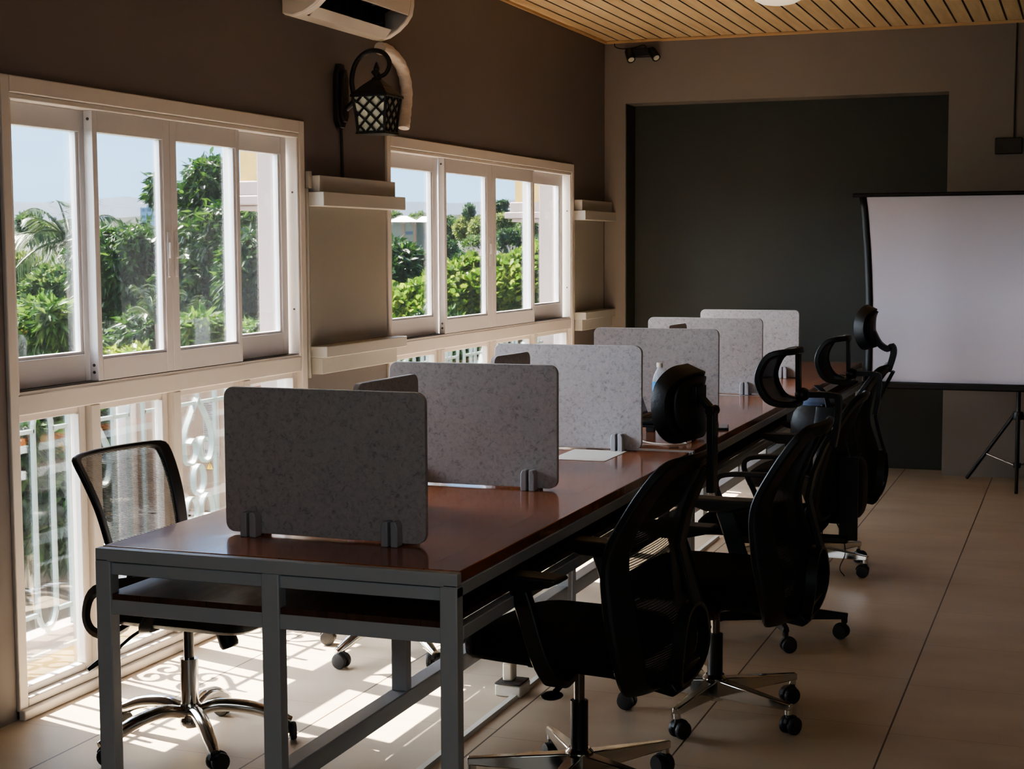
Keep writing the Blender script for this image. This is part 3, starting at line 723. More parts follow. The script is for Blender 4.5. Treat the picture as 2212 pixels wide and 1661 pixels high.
def chair_highback(loc, facing, label, head, hx, hz, a0, group):
    t = thing('office_chair', label, 'chair', (loc[0], loc[1], 0), math.radians(facing), group)
    cushion(MB(), .50, .49, .085, .450, tr(.03, 0, 0)).build('seat', M['blackfabric'], t)
    mb = MB().box(-.16, .12, -.09, .09, .370, .405); mb.prism([(-.15, .372), (-.10, .36), (-.30, .33), (-.32, .345), (-.30, .37)], 'y', -.05, .05)
    mb.box(.16, .20, -.20, -.15, .345, .405); mb.build('tilt_mechanism', M['blackplastic'], t, bevel=.006)
    mb = MB().tube(spline([(0, .08, .375), (-.02, .14, .36), (-.02, .19, .345)], 4), .008, 8); mb.ball(-.02, .21, .34, .03, .035, .010)
    mb.build('lever', M['blackplastic'], t)
    mb = MB().tube([(0, 0, .11), (0, 0, .27)], .025, 20); mb.build('column_sleeve', M['blackplastic'], t)
    MB().tube([(0, 0, .27), (0, 0, .375)], .015, 18).build('gas_rod', M['darkchrome'], t)
    star_base(t, 'flat', .315, a0, None, M['chrome'])
    bk = Back([(-.235, .345, .15, .05), (-.305, .39, .21, .09), (-.335, .475, .235, .125), (-.310, .60, .24, .12), (-.272, .73, .235, .085), (-.30, .86, .222, .05), (-.36, .985, .205, .03)])
    o_ = bk.contour(1, .5, .26, 72); i_ = bk.contour(.76, .41, .36, 72, .53)
    bk.band(o_, i_, .026).build('backrest', M['blackplastic'], t, bevel=.006)
    bk.fill(i_, 0, 10).build('back_mesh', M['meshblack'], t)
    # lumbar bow and rear spine
    mb = MB(); lp = [bk.pt(.40*math.cos(a), .30+.17*math.sin(a), .02) for a in [2*PI*i/28 for i in range(28)]]
    mb.bar(lp, .012, .034, closed=True, up=(1, 0, 0)); mb.build('lumbar_support', M['blackplastic'], t)
    mb = MB(); mb.bar([bk.pt(0, q, .03) for q in (.46, .56, .68, .80, .90, .97)], .05, .014, up=(1, 0, 0)); mb.build('back_spine', M['blackplastic'], t, bevel=.003); mb = MB()
    mb.bar([(-.335, 0, .43), (-.29, 0, .36), (-.22, 0, .35), (-.12, 0, .375)], .09, .022); mb.build('back_link', M['blackplastic'], t, bevel=.003)
    for s in (-1, 1):
        mb = MB(); pts = spline([(-.03, s*.13, .385), (-.035, s*.20, .375), (-.035, s*.245, .40), (-.01, s*.262, .46), (.03, s*.262, .58), (.05, s*.262, .635)], 5)
        mb.bar(pts, .058, .024, up=(0, s, 0)) if False else mb.sweep(pts, [(-.03, -.012), (.03, -.012), (.03, .012), (-.03, .012)], up=(0, 0, 1) if False else (0, -s*.01, 1))
        arm = mb.build('armrest', M['blackplastic'], t, bevel=.005)
        T = tr(.055, s*.262, 0)
        MB().prism([(-.135, .668), (-.11, .652), (-.03, .632), (.05, .632), (.115, .652), (.135, .668), (.125, .676), (-.125, .676)], 'y', -.042, .042, T).build('arm_pad', M['blackplastic'], arm, bevel=.008, bseg=3)
    headrest(t, head, hx, hz, 0, (-.345, .985))
    return t

def chair_loop(loc, facing, label, a0, group):
    t = thing('office_chair', label, 'chair', (loc[0], loc[1], 0), math.radians(facing), group)
    cushion(MB(), .48, .48, .075, .455, tr(.03, 0, 0)).build('seat', M['blackfabric'], t)
    MB().box(-.14, .12, -.09, .09, .375, .418).box(-.30, -.10, -.03, .03, .385, .41).build('tilt_mechanism', M['blackplastic'], t, bevel=.006)
    MB().tube([(0, 0, .11), (0, 0, .28)], .025, 20).build('column_sleeve', M['blackplastic'], t)
    MB().tube([(0, 0, .28), (0, 0, .38)], .014, 18).build('gas_rod', M['darkchrome'], t)
    star_base(t, 'flat', .30, a0, None, M['blackplastic'])
    bk = Back([(-.215, .48, .19, .03), (-.235, .58, .215, .04), (-.262, .70, .215, .045), (-.305, .84, .20, .04), (-.365, .975, .155, .03)])
    o_ = bk.contour(1, .5, .40, 60); i_ = bk.contour(.84, .43, .45, 60)
    bk.band(o_, i_, .022).build('backrest', M['blackplastic'], t, bevel=.005)
    bk.fill(i_, 0, 9).build('back_mesh', M['meshblack'], t)
    MB().bar(spline([(-.30, 0, .395), (-.30, 0, .48), (-.30, 0, .60), (-.30, 0, .72)], 3), .02, .07, up=(1, 0, 0)).build('back_spine', M['blackplastic'], t, bevel=.003)
    for s in (-1, 1):
        y = s*.265
        pts = spline([(.08, s*.20, .41), (.085, y, .425), (.12, y, .52), (.165, y, .62), (.14, y, .665), (.02, y, .675), (-.14, y, .672), (-.20, y, .655), (-.19, y, .56), (-.12, y, .44), (-.08, s*.20, .41)], 5)
        MB().bar(pts, .018, .034, up=(0, 1, 0)).build('armrest', M['blackplastic'], t, bevel=.003)
    headrest(t, 'ring', -.205, 1.10, 0, (-.36, .97))
    return t

def chair_task(loc, facing, label, a0, group, full=True):
    t = thing('task_chair', label, 'chair', (loc[0], loc[1], 0), math.radians(facing), group)
    cushion(MB(), .50, .48, .085, .450, tr(.05, 0, 0), front=.035).build('seat', M['blackleather'], t)
    mb = MB().box(-.12, .12, -.08, .08, .375, .412)
    mb.lathe([(.028, 0), (.030, .05), (.026, .062), (0, .062)], 16, tr(.15, -.03, .385) @ rot('X', 0) @ rot('Y', 158)); mb.build('tilt_mechanism', M['blackplastic'], t, bevel=.004)
    mb = MB().tube(spline([(-.03, -.07, .40), (-.06, -.17, .385), (-.09, -.22, .35)], 4), .005, 8); mb.tube([(-.09, -.22, .35), (-.115, -.25, .325), (-.155, -.29, .29)], .012, 10, scale=[.6, 1, .5])
    mb.build('lever', M['blackplastic'], t)
    MB().tube([(0, 0, .12), (0, 0, .27)], .028, 22).build('column_sleeve', M['chrome'], t)
    MB().tube([(0, 0, .27), (0, 0, .39)], .016, 18).build('gas_rod', M['darkchrome'], t)
    star_base(t, 'tube', .31, a0, None, M['chrome'])
    bk = Back([(-.165, .55, .175, .035), (-.18, .64, .20, .04), (-.21, .75, .215, .045), (-.25, .84, .228, .05), (-.29, .915, .236, .05)])
    o_ = bk.contour(1, .5, .16, 72); i_ = bk.contour(.84, .43, .14, 72)
    bk.band(o_, i_, .020).build('backrest', M['blackplastic'], t, bevel=.005)
    bk.fill(i_, 0, 9).build('back_mesh', M['meshthin'], t)
    mb = MB(); mb.bar(spline([(-.16, 0, .57), (-.20, 0, .50), (-.18, 0, .42), (-.08, 0, .40)], 4), .02, .06, up=(0, 1, 0)); mb.build('back_spine', M['blackplastic'], t)
    for s in (-1, 1):
        y = s*.255
        pts = spline([(-.10, s*.17, .400), (-.12, s*.23, .385), (-.165, y, .40), (-.185, y, .45), (-.15, y, .52), (-.02, y, .555), (.10, y, .56), (.13, y, .535), (.08, y, .50), (.02, s*.25, .42), (.0, s*.17, .405)], 5)
        MB().bar(pts, .016, .032, up=(0, 1, 0)).build('armrest', M['blackplastic'], t, bevel=.003)
    return t
GR = 'black office chairs along the right side of the desks'
chair_highback((1.94, 4.06), 172, 'black mesh office chair nearest the camera with padded headrest and chrome base', 'pad', -.315, 1.118, 24, GR)
chair_highback((2.13, 4.93), 176, 'black high-back chair second from the camera, open ring headrest, chrome base', 'ring', -.18, 1.122, 84, GR)
chair_loop((2.10, 6.05), 180, 'black chair with loop arms, ring headrest and black plastic base', 40, GR)
chair_highback((2.035, 7.37), 180, 'black high-back chair farthest down the right side, in front of the screen', 'pad2', -.262, 1.158, 85, GR)
GL = 'mesh task chairs along the window side of the desks'
chair_task((.66, 4.09), -3, 'low-back sheer mesh task chair nearest the camera on the window side', 30, GL)
chair_task((.80, 5.31), -4, 'window-side task chair whose chrome casters show under the nearest desk', 255, GL)
chair_task((.78, 6.55), 0, 'window-side task chair behind the second partition, tucked at the middle desk', 20, GL)

# ------------------------------------------------------------------ wall things
# split air conditioner
t = thing('air_conditioner', 'cream wall-mounted split air conditioner above the lantern', 'air conditioner', (0, 6.43, 2.52))
HW = .44
prof = [(0, .01), (.05, .0), (.10, .012), (.15, .04), (.19, .075), (.215, .11), (.225, .16), (.225, .27), (.20, .29), (0, .29)]
no = [(0, .01), (.05, .0), (.085, .008), (.085, .13), (.17, .17), (.213, .105), (.225, .16), (.225, .27), (.20, .29), (0, .29)]
MB().prism(prof, 'y', -HW, -HW+.05).prism(no, 'y', -HW+.05, HW-.045).prism(prof, 'y', HW-.045, HW).build('casing', M['acwhite'], t, bevel=.005, angle=30)
MB().prism([(0, .013), (.05, .003), (.10, .015), (.15, .043), (.19, .078), (.21, .11), (.2, .27), (0, .27)], 'y', -HW-.012, -HW-.002).build('side_cover', M['acwhite'], t, bevel=.004)
mb = MB().prism([(.0855, .010), (.0855, .1295), (.1705, .1690), (.2122, .106), (.207, .106), (.168, .160), (.091, .124), (.091, .012)], 'y', -HW+.052, HW-.047)
for i in range(3): mb.box(.10, .17, -HW+.2+i*.22, -HW+.206+i*.22, .05, .13)
mb.build('vent', M['acdark'], t)  # near-black liner: shade inside the outlet put into its colour
MB().prism([(.088, .004), (.094, .004), (.128, .045), (.122, .048)], 'y', -HW+.06, HW-.055).build('louver', M['acwhite'], t, bevel=.001)
tag(MB().tube(spline([(.05, 6.85, 2.487), (.04, 6.98, 2.485), (.035, 7.13, 2.43), (.035, 7.19, 2.32), (.035, 7.17, 2.20), (.035, 7.15, 2.13)], 7), .03, 14, scale=[1+.05*math.sin(i*2.1) for i in range(36)]).build('wrapped_pipe', M['tape']), 'white tape-wrapped pipe curving down the wall below the air conditioner', 'pipe')
# lantern
t = thing('wall_lantern', 'black iron wall lantern with lattice and frosted panes between the windows', 'lantern', (0, 6.49, 2.05))
oct_ = [(-.045, .07), (-.02, .035), (.02, .035), (.045, .07), (.045, .27), (.02, .325), (-.02, .325), (-.045, .27)]
MB().prism(oct_, 'x', .001, .028).prism([(a*.7, .18+(b-.18)*.82) for a, b in oct_], 'x', .028, .045).build('backplate', M['iron'], t, bevel=.004)
pts = spline([(.045, 0, .12), (.085, 0, .16), (.075, 0, .25), (.10, 0, .33), (.16, 0, .375), (.23, 0, .368), (.265, 0, .32), (.245, 0, .272), (.205, 0, .262), (.180, 0, .285)], 6)
MB().tube(pts, .0105, 10, scale=[1.25-.4*i/(len(pts)-1) for i in range(len(pts))]).build('arm', M['iron'], t)
cx = .20
def sq(z, h): return [(cx-h, -h, z), (cx+h, -h, z), (cx+h, h, z), (cx-h, h, z)]
mb = MB().hexa(sq(.165, .093), sq(.178, .091)); mb.hexa(sq(.178, .088), sq(.215, .055)); mb.hexa(sq(.215, .055), sq(.245, .022))
mb.lathe([(.022, .245), (.024, .252), (.012, .26), (.018, .275), (.010, .285), (.015, .295), (.010, .308), (.003, .325), (0, .326)], 14, cx=cx); mb.build('cap', M['iron'], t, bevel=.002)
hb, ht = .066, .082
def face_pt(k, s, f):   # k face, s -1..1, f 0..1
    h = hb+(ht-hb)*f**1.4; z = .014+.151*f
    return {0: (cx+s*h, -h, z), 1: (cx+h, s*h, z), 2: (cx-s*h, h, z), 3: (cx-h, -s*h, z)}[k]
mb = MB()
for k in range(4):
    nrm = ((0, -1, 0), (1, 0, 0), (0, 1, 0), (-1, 0, 0))[k]
    mb.bar([face_pt(k, -1, f) for f in (0, .25, .5, .75, 1)], .010, .010, up=nrm)
    for q in range(-4, 5):
        for sd in (-1, 1):
            seg = []
            for i in range(13):
                f = i/12; s = q*.80+sd*(f-.5)*2.2
                if -1 <= s <= 1: seg.append(face_pt(k, s, f))
            if len(seg) > 1: mb.bar(seg, .0085, .007, up=nrm)
mb.hexa(sq(0, .074), sq(.012, .072)); mb.build('cage', M['iron'], t)
mb = MB()
for k in range(4): mb.grid(lambda a, b, k=k: tuple(Vector(face_pt(k, a*2-1, b))*1.0+Vector(((cx-face_pt(k, a*2-1, b)[0])*.06, (0-face_pt(k, a*2-1, b)[1])*.06, 0))), 4, 6)
mb.build('frosted_pane', M['frost'], t)
tag(MB().tube([(.006, 6.51, 2.125), (.006, 6.52, 2.0), (.006, 6.525, 1.858)], .006, 8).build('lantern_wire', M['brownbox']), 'dark surface wire running down from the lantern to the ledge', 'wire')
# twin spotlight
t = thing('spotlight', 'black twin-head spotlight high on the back wall by the corner', 'spotlight', (.28, YB, 2.90))
MB().box(-.075, .075, -.05, 0, -.035, .025).build('mount', M['blackplastic'], t, bevel=.006)
for s in (-1, 1):
    T = tr(s*.085, -.045, -.01) @ rot('X', -34) @ rot('Y', -22 if s < 0 else -34)
    h = MB().lathe([(.026, .03), (.030, .02), (.030, -.06), (.027, -.062), (.024, -.055), (0, -.055)], 20, T).build('spot_head', M['blackplastic'], t)
    MB().lathe([(0, -.0555), (.021, -.0555), (.021, -.060), (0, -.061)], 18, T).build('lens', M['frost'], h)
tag(MB().tube(spline([(.075, YB-.012, H-.02), (.085, YB-.012, 2.945), (.14, YB-.012, 2.93), (.22, YB-.012, 2.935), (.28, YB-.015, 2.95), (.305, YB-.02, 2.94), (.30, YB-.02, 2.927)], 5), .0035, 6).build('spotlight_cable', M['blackplastic']), 'thin black cable looping from the ceiling to the twin spotlight', 'cable')
# ceiling lamp
t = thing('ceiling_lamp', 'round milky flush ceiling lamp at the top edge', 'lamp', (1.53, 9.12, H))
MB().lathe([(0, -.062), (.05, -.06), (.10, -.050), (.135, -.032), (.14, -.015)], 32).build('lamp_cover', M['lampglow'], t)
MB().lathe([(.145, -.02), (.152, -.018), (.152, 0), (0, 0)], 32).build('lamp_rim', M['white'], t)
# conduit and box on the right of the back wall
t = thing('wall_mounted_box', 'dark brown junction box hanging on a wall wire at top right', 'junction box', (2.75, YB, 2.13))
MB().box(-.085, .085, -.05, 0, 0, .105).build('box_body', M['brownbox'], t, bevel=.006)
MB().tube([(.03, -.01, .105), (.035, -.01, .84)], .006, 8).build('wire', M['brownbox'], t)

# ------------------------------------------------------------------ projector screen
YS = 10.34
t = thing('projector_screen', 'white pull-up projector screen with black borders on a tripod', 'projector screen', (2.86, YS, 0))
xl, xr, zb, zt = -1.015, 1.015, .655, 1.855
def edge(s, v): return (xl if s < 0 else xr)-s*(.055*math.sin(PI*(.35+.65*min(1, v)))**.8)
wob = lambda a, v: .006*math.sin(a*19)*(1-v*.6)
MB().grid(lambda a, v: (edge(-1, v)+.045+(edge(1, v)-.045-edge(-1, v)-.045)*a, wob(a, v)+.012*math.sin(a*PI), zb+(zt-zb)*v), 60, 14).build('screen_fabric', M['screen'], t)
for s in (-1, 1):
    MB().grid(lambda a, v, s=s: (edge(s, v)-s*.045*a, -.001, zb+(zt-zb)*v), 2, 16).build('border', M['screenblack'], t, solid=.003)
MB().tube([(xl-.04, 0, zt+.012), (xr+.04, 0, zt+.012)], .014, 10).build('top_bar', M['screenblack'], t)
MB().box(xl+.035, xr-.035, -.03, .03, zb-.045, zb).build('casing', M['screenblack'], t, bevel=.01)
MB().tube([(0, .03, .12), (0, .03, zb-.02)], .014, 12).tube([(0, .045, zb-.02), (0, .045, zt+.02)], .011, 12).build('pole', M['blackplastic'], t)
mb = MB().lathe([(.03, .43), (.034, .44), (.034, .47), (.028, .48), (0, .48)], 14, tr(0, .03, 0)); mb.lathe([(.022, .12), (.024, .13), (.024, .15), (0, .15)], 14, tr(0, .03, 0)); mb.build('collar', M['blackplastic'], t)
for a in (150, 272, 32):
    dx, dy = math.cos(math.radians(a)), math.sin(math.radians(a))
    rL = .37
    l = MB().tube([(dx*.03, .03+dy*.03, .455), (dx*rL, .03+dy*rL, .012)], .011, 10).build('leg', M['blackplastic'], t)
    MB().bar([(dx*.02, .03+dy*.02, .135), (dx*rL*.62, .03+dy*rL*.62, .19)], .012, .006).build('strut', M['darkchrome'], l)

# ------------------------------------------------------------------ things on the middle desk
ZT = .752
t = thing('laptop_stand', 'black laptop riser on the middle desk', 'stand', (1.62, 6.22, ZT))
mb = MB().box(-.13, .13, -.17, .17, .055, .065); mb.box(.10, .13, -.17, .17, .03, .066)
for s in (-1, 1): mb.box(-.12, -.08, s*.15-.012, s*.15+.012, 0, .055); mb.box(.06, .10, s*.15-.012, s*.15+.012, 0, .055)
mb.build('stand_plate', M['blackplastic'], t, bevel=.004); t_st = t
t = thing('laptop', 'open black laptop raised on a black riser', 'laptop', (1.62, 6.22, ZT+.067))
MB().box(-.115, .115, -.165, .165, 0, .016).build('laptop_base', M['blackplastic'], t, bevel=.004)
mb = MB()
for i in range(5):
    for j in range(14): mb.box(-.09+i*.022, -.072+i*.022, -.150+j*.0215, -.132+j*.0215, .0165, .019)
mb.build('keyboard', M['gasket'], t)
T = tr(-.115, 0, .012) @ rot('Y', -20)
l = MB().box(-.006, 0, -.165, .165, 0, .215, T).build('laptop_lid', M['blackplastic'], t, bevel=.003)
MB().box(.0005, .002, -.155, .155, .012, .205, T).build('screen', M['screenlap'], l)
t = thing('water_bottle', 'clear plastic water bottle with blue label standing behind the laptop', 'bottle', (1.445, 6.80, ZT))
pr = [(0, 0), (.028, 0), (.032, .006)]+[(.032-.0025*(i % 2), .015+i*.0105) for i in range(11)]+[(.0325, .135), (.0325, .175), (.032, .185), (.028, .205), (.018, .225), (.0125, .235), (.0125, .243)]
MB().lathe(pr, 24).build('bottle_body', M['pet'], t)
MB().lathe([(.0332, .135), (.0332, .178)], 24).build('bottle_label', M['bluelabel'], t)
MB().lathe([(0, .262), (.0135, .262), (.0145, .258), (.0145, .242), (.0125, .242)], 20).build('bottle_cap', M['white'], t)
t = thing('smartphone', 'black smartphone lying near the right edge of the middle desk', 'phone', (1.775, 6.58, ZT), math.radians(12))
MB().prism(rrect(.07, .145, .01), 'z', 0, .009, tr(0, -.072, 0)).build('phone_body', M['blackplastic'], t, bevel=.002)
MB().prism(rrect(.062, .135, .007), 'z', .009, .0098, tr(0, -.067, 0)).build('phone_screen', M['phoneglass'], t)
t = thing('earphones', 'white earphones with cable trailing beside the laptop riser', 'earphones', (1.74, 6.02, ZT))
MB().ball(0, 0, .010, .010).tube([(0, 0, .008), (.012, .02, .005)], .004, 8).build('earbud', M['white'], t)
MB().ball(.028, .02, .010, .010).tube([(.028, .02, .008), (.03, .04, .005)], .004, 8).build('earbud', M['white'], t)
MB().tube(spline([(-.30, .04, .05), (-.25, .02, .03), (-.18, -.01, .012), (-.12, -.04, .003), (-.03, -.07, .003), (.03, -.03, .003), (0, -.005, .006)], 6), .003, 6).build('cable', M['white'], t)
tag(MB().prism([(-.04, 0), (.04, 0), (.035, .05), (-.035, .05)], 'y', -.02, .02).build('power_adapter', M['blackplastic'], bevel=.006, loc=(1.40, 5.97, ZT)), 'black power adapter block lying in front of the laptop riser', 'adapter')
tag(MB().box(-.105, .105, -.15, .15, 0, .0012).build('paper_sheet', M['white'], loc=(1.50, 5.56, ZT+.0005)), 'white paper sheet on the desk beside the third partition', 'paper')

# bag on the farthest chair seat, backpack hung behind the loop-arm chair
t = thing('tote_bag', 'dark bag topped with blue-grey cloth sitting on the farthest chair', 'bag', (2.10, 7.34, .53))
MB().ball(0, 0, .14, .15, .19, .15, T=None, p=.7).build('bag_body', M['nylon'], t)
mb = MB().ball(-.02, 0, .275, .10, .13, .045, p=.9); mb.tube(spline([(.05, -.12, .27), (.11, -.15, .22), (.12, -.16, .10), (.06, -.18, .03)], 5), .006, 8)
mb.build('folded_cloth', M['denim'], t)
MB().box(-.14, -.11, -.2, -.15, .02, .05).build('tag', M['orange'], t, bevel=.004)
t = thing('backpack', 'black backpack with dangling straps hung behind the loop-arm chair', 'backpack', (2.33, 6.22, .38))
mb = MB()
def bp(a, v, wx=.07, wy=.14):
    th = 2*PI*a; r = (math.sin(PI*min(max(v, .03), .97))**.28)
    e = lambda q: math.copysign(abs(q)**.6, q)
    return (wx*r*e(math.cos(th))+.012*math.sin(3*th+v*5)-.04*v, wy*r*e(math.sin(th))*(1-.22*v), .06+.46*v)
mb.grid(bp, 32, 18); mb.build('backpack_body', M['nylon'], t, weld=True)
MB().ball(.075, 0, .20, .04, .11, .12, p=.6).build('front_pocket', M['nylon'], t)
mb = MB().bar(spline([(-.03, -.04, .50), (-.05, -.02, .57), (-.09, 0, .60), (-.06, .02, .57), (-.03, .04, .50)], 4), .02, .005); mb.build('carry_handle', M['strap'], t)
mb = MB().bar(spline([(.01, -.10, .08), (.04, -.11, .02), (.05, -.10, -.05), (.03, -.105, -.11), (.05, -.11, -.14)], 5), .022, .003, up=(1, 0, 0)); mb.build('strap', M['strap'], t)
mb = MB().bar(spline([(-.04, -.10, .10), (-.04, -.11, 0), (-.045, -.11, -.10)], 5), .008, .003, up=(1, 0, 0)); mb.build('strap', M['strap'], t)
# floor outlet and raceway
t = thing('floor_socket', 'white floor socket box with black cover and a plugged adapter', 'socket', (1.42, 4.93, 0))
MB().box(-.048, .048, -.05, .05, 0, .042).build('socket_box', M['white'], t, bevel=.006)
MB().box(-.046, .046, -.056, .044, .042, .049).build('socket_cover', M['gasket'], t, bevel=.003)
MB().box(-.028, .010, -.03, .02, .049, .115).build('plug', M['white'], t, bevel=.008)
tag(MB().prism([(-.014, 0), (.014, 0), (.010, .012), (-.010, .012)], 'y', 3.0, 4.878).build('cable_raceway', M['white'], loc=(1.445, 0, 0)), 'white floor cable raceway running from the socket toward the camera', 'cable raceway', 'floor cable raceways')
tag(MB().prism([(-.014, 0), (.014, 0), (.010, .012), (-.010, .012)], 'y', 4.985, 8.0).build('cable_raceway', M['white'], loc=(1.445, 0, 0)), 'white floor cable raceway running from the socket to the far desks', 'cable raceway', 'floor cable raceways')

# ------------------------------------------------------------------ outdoors
def build_np(name, verts, faces, m, parent=None, loc=None):
    me = bpy.data.meshes.new(name); nv, k = len(verts), faces.shape[1]
    me.vertices.add(nv); me.vertices.foreach_set('co', verts.astype(np.float32).ravel())
    me.loops.add(faces.size); me.loops.foreach_set('vertex_index', faces.astype(np.int32).ravel())
    me.polygons.add(len(faces)); me.polygons.foreach_set('loop_start', np.arange(0, faces.size, k, dtype=np.int32))
    me.update(calc_edges=True); me.materials.append(m)
    o = bpy.data.objects.new(name, me); COL.objects.link(o); o.parent = parent
    if loc is not None: o.location = loc
    return o
def norm(a): return a/np.maximum(np.linalg.norm(a, axis=1, keepdims=True), 1e-6)
def leaves(blobs, n, per, Ls, Ws, droop, kind='mango', inner=.25, spread=1.0):
    """clusters of leaves over the surface of ellipsoid blobs (cx,cy,cz,rx,ry,rz)"""
    B = np.array(blobs); wts = (B[:, 3]*B[:, 4]+B[:, 4]*B[:, 5]+B[:, 3]*B[:, 5]); idx = rng.choice(len(B), n, p=wts/wts.sum())
    d = norm(rng.normal(size=(n, 3))); rad = 1-inner*rng.random((n, 1))**2*1.4
    lump = 1+.10*np.sin(d[:, :1]*9+idx[:, None]*2)*np.cos(d[:, 2:]*7+idx[:, None])
    pos = B[idx, :3]+d*B[idx, 3:]*rad*lump
    P = np.repeat(pos, per, 0); D = np.repeat(d, per, 0); N = len(P)
    dr = norm(D*.55+rng.normal(size=(N, 3))*.75*spread+np.array([0, 0, -droop]))
    side = norm(np.cross(dr, norm(rng.normal(size=(N, 3))*.6+D)))
    nrm = np.cross(dr, side)
    L_ = (Ls*(.7+.6*rng.random((N, 1)))); W_ = Ws*(.75+.5*rng.random((N, 1)))
    P = P+rng.normal(size=(N, 3))*Ls*.12
    if kind == 'mango':
        v = np.stack([P, P+dr*L_*.42+side*W_+nrm*W_*.25, P+dr*L_+np.array([0, 0, -1])*L_*.12*droop, P+dr*L_*.42-side*W_+nrm*W_*.25], 1)
    else:
        v = np.stack([P, P+dr*L_*.35+side*W_*.75+nrm*W_*.2, P+dr*L_*.75+side*W_+nrm*W_*.2, P+dr*L_, P+dr*L_*.75-side*W_+nrm*W_*.2, P+dr*L_*.35-side*W_*.75+nrm*W_*.2], 1)
    k = v.shape[1]; return v.reshape(-1, 3), np.arange(N*k).reshape(N, k)
GZ = -5.5
def terrain_z(x, y):
    d = math.hypot(x, y-5)
    return GZ+max(0, d-22)*.085 if d < 90 else GZ+68*.085+(d-90)*.022
def tree(label, cen, R, n, per, Ls, Ws, m, droop=.5, kind='mango', blobs=5, group=None, cat='tree', squash=.9, name='tree', core=True, trunk=True, spread=1.0, flowers=0):
    cen = Vector(cen); gz = terrain_z(cen.x, cen.y)
    t = thing(name, label, cat, (cen.x, cen.y, gz), group=group)
    cz = cen.z-gz
    rs = random.Random(int(abs(cen.x*131+cen.y*17+cen.z*7)))
    bl = [(0, 0, cz, R*.78, R*.78, R*squash*.85)]
    for i in range(blobs):
        a = 2*PI*i/blobs+rs.random(); q = R*.5
        bl.append((q*math.cos(a), q*math.sin(a), cz+rs.uniform(-.45, .45)*R*squash, R*rs.uniform(.38, .55), R*rs.uniform(.38, .55), R*squash*rs.uniform(.38, .55)))
    v, f = leaves(bl, n, per, Ls, Ws, droop, kind, spread=spread)
    build_np('foliage', v, f, m, t)
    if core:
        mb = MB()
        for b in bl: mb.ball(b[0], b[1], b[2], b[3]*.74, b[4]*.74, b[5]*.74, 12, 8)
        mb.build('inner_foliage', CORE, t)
    if flowers:
        v, f = leaves(bl, flowers, 16, Ls*.35, Ws*.8, -.6, 'mango', inner=.02, spread=.8); build_np('blossom', v, f, M['flower'], t)
    if trunk:
        mb = MB().tube(spline([(0, 0, -.3), (.1, .05, cz*.4), (0, 0, cz)], 4), max(.08, R*.09), 8, scale=None)
        for i in range(3):
            a = 2*PI*i/3; mb.tube([(0, 0, cz*.7), (R*.4*math.cos(a), R*.4*math.sin(a), cz+R*.1)], max(.04, R*.04), 6)
        mb.build('trunk', M['bark'], t)
    return t
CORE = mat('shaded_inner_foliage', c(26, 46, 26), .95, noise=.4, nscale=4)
MG, MGL, LM, BR = M['mango'], M['mangolite'], M['lime'], M['broad']
# nearer window
def T(label, u, v, D, rpx, n, per, leaf, wd, m, droop=.7, **k): return tree(label, at(u, v, D), rpx*D/3356*.86, n, per, leaf, wd, m, droop, **k)
T('tall dark leafy tree filling the third pane of the nearer window', 475, 600, 15, 175, 2600, 8, .105, .016, MG, squash=1.25)
T('narrow leafy treetop rising against the sky behind the third pane', 452, 415, 15.2, 85, 700, 7, .10, .016, MG, squash=1.2, blobs=4)
T('leafy tree seen past the white column of the nearer window', 560, 600, 14, 120, 1000, 8, .10, .016, MG, squash=1.3)
T('round dark mango tree in the second pane of the nearer window', 285, 605, 15.5, 160, 2400, 8, .105, .016, MG, squash=1.05)
T('dark leafy tree behind the small palm fronds, low in the second pane', 330, 740, 13, 120, 1200, 7, .10, .016, MG)
T('leafy branch tips showing beside the middle window stile', 345, 410, 14.5, 34, 60, 7, .10, .018, MG, squash=1.3, blobs=3, trunk=False, core=False, name='tree_branch', cat='branch')
T('pale glossy mango tree low in the first pane of the nearer window', 90, 735, 8.5, 118, 1500, 8, .085, .0115, MGL, .9, squash=.95, flowers=14)
T('glossy mango bush under the tall tree in the third pane', 450, 735, 9.5, 95, 1100, 8, .085, .012, MGL, .9, squash=.8, cat='bush', name='bush')
T('glossy mango bush below the leafy tree near the white column', 562, 735, 11.6, 75, 700, 8, .085, .012, MGL, .9, squash=.7, cat='bush', name='bush')
T('lime green shrub along the bottom of the second pane', 285, 800, 8.5, 95, 700, 8, .07, .012, LM, .9, squash=.6, cat='shrub', name='shrub', blobs=6)
T('flowering mango tree behind the grille of the nearer window', 90, 1010, 7.6, 230, 1700, 8, .10, .014, MG, .8, squash=1.2, flowers=40)
T('dark leafy tree behind the grille beside the grey pipe', 255, 1010, 7.9, 190, 1200, 8, .10, .014, MG, .8, squash=1.3, flowers=12)
T('light green hillside tree at the left edge of the nearer window', 15, 610, 38, 95, 1100, 7, .20, .05, M['farlight'], .4)
T('green hillside tree below the palm crown', 120, 640, 30, 90, 1000, 7, .18, .045, M['fartree'], .4)
T('dark far tree on the ridge left of the palm', 62, 485, 90, 30, 260, 6, .4, .1, M['fardark'], .4)
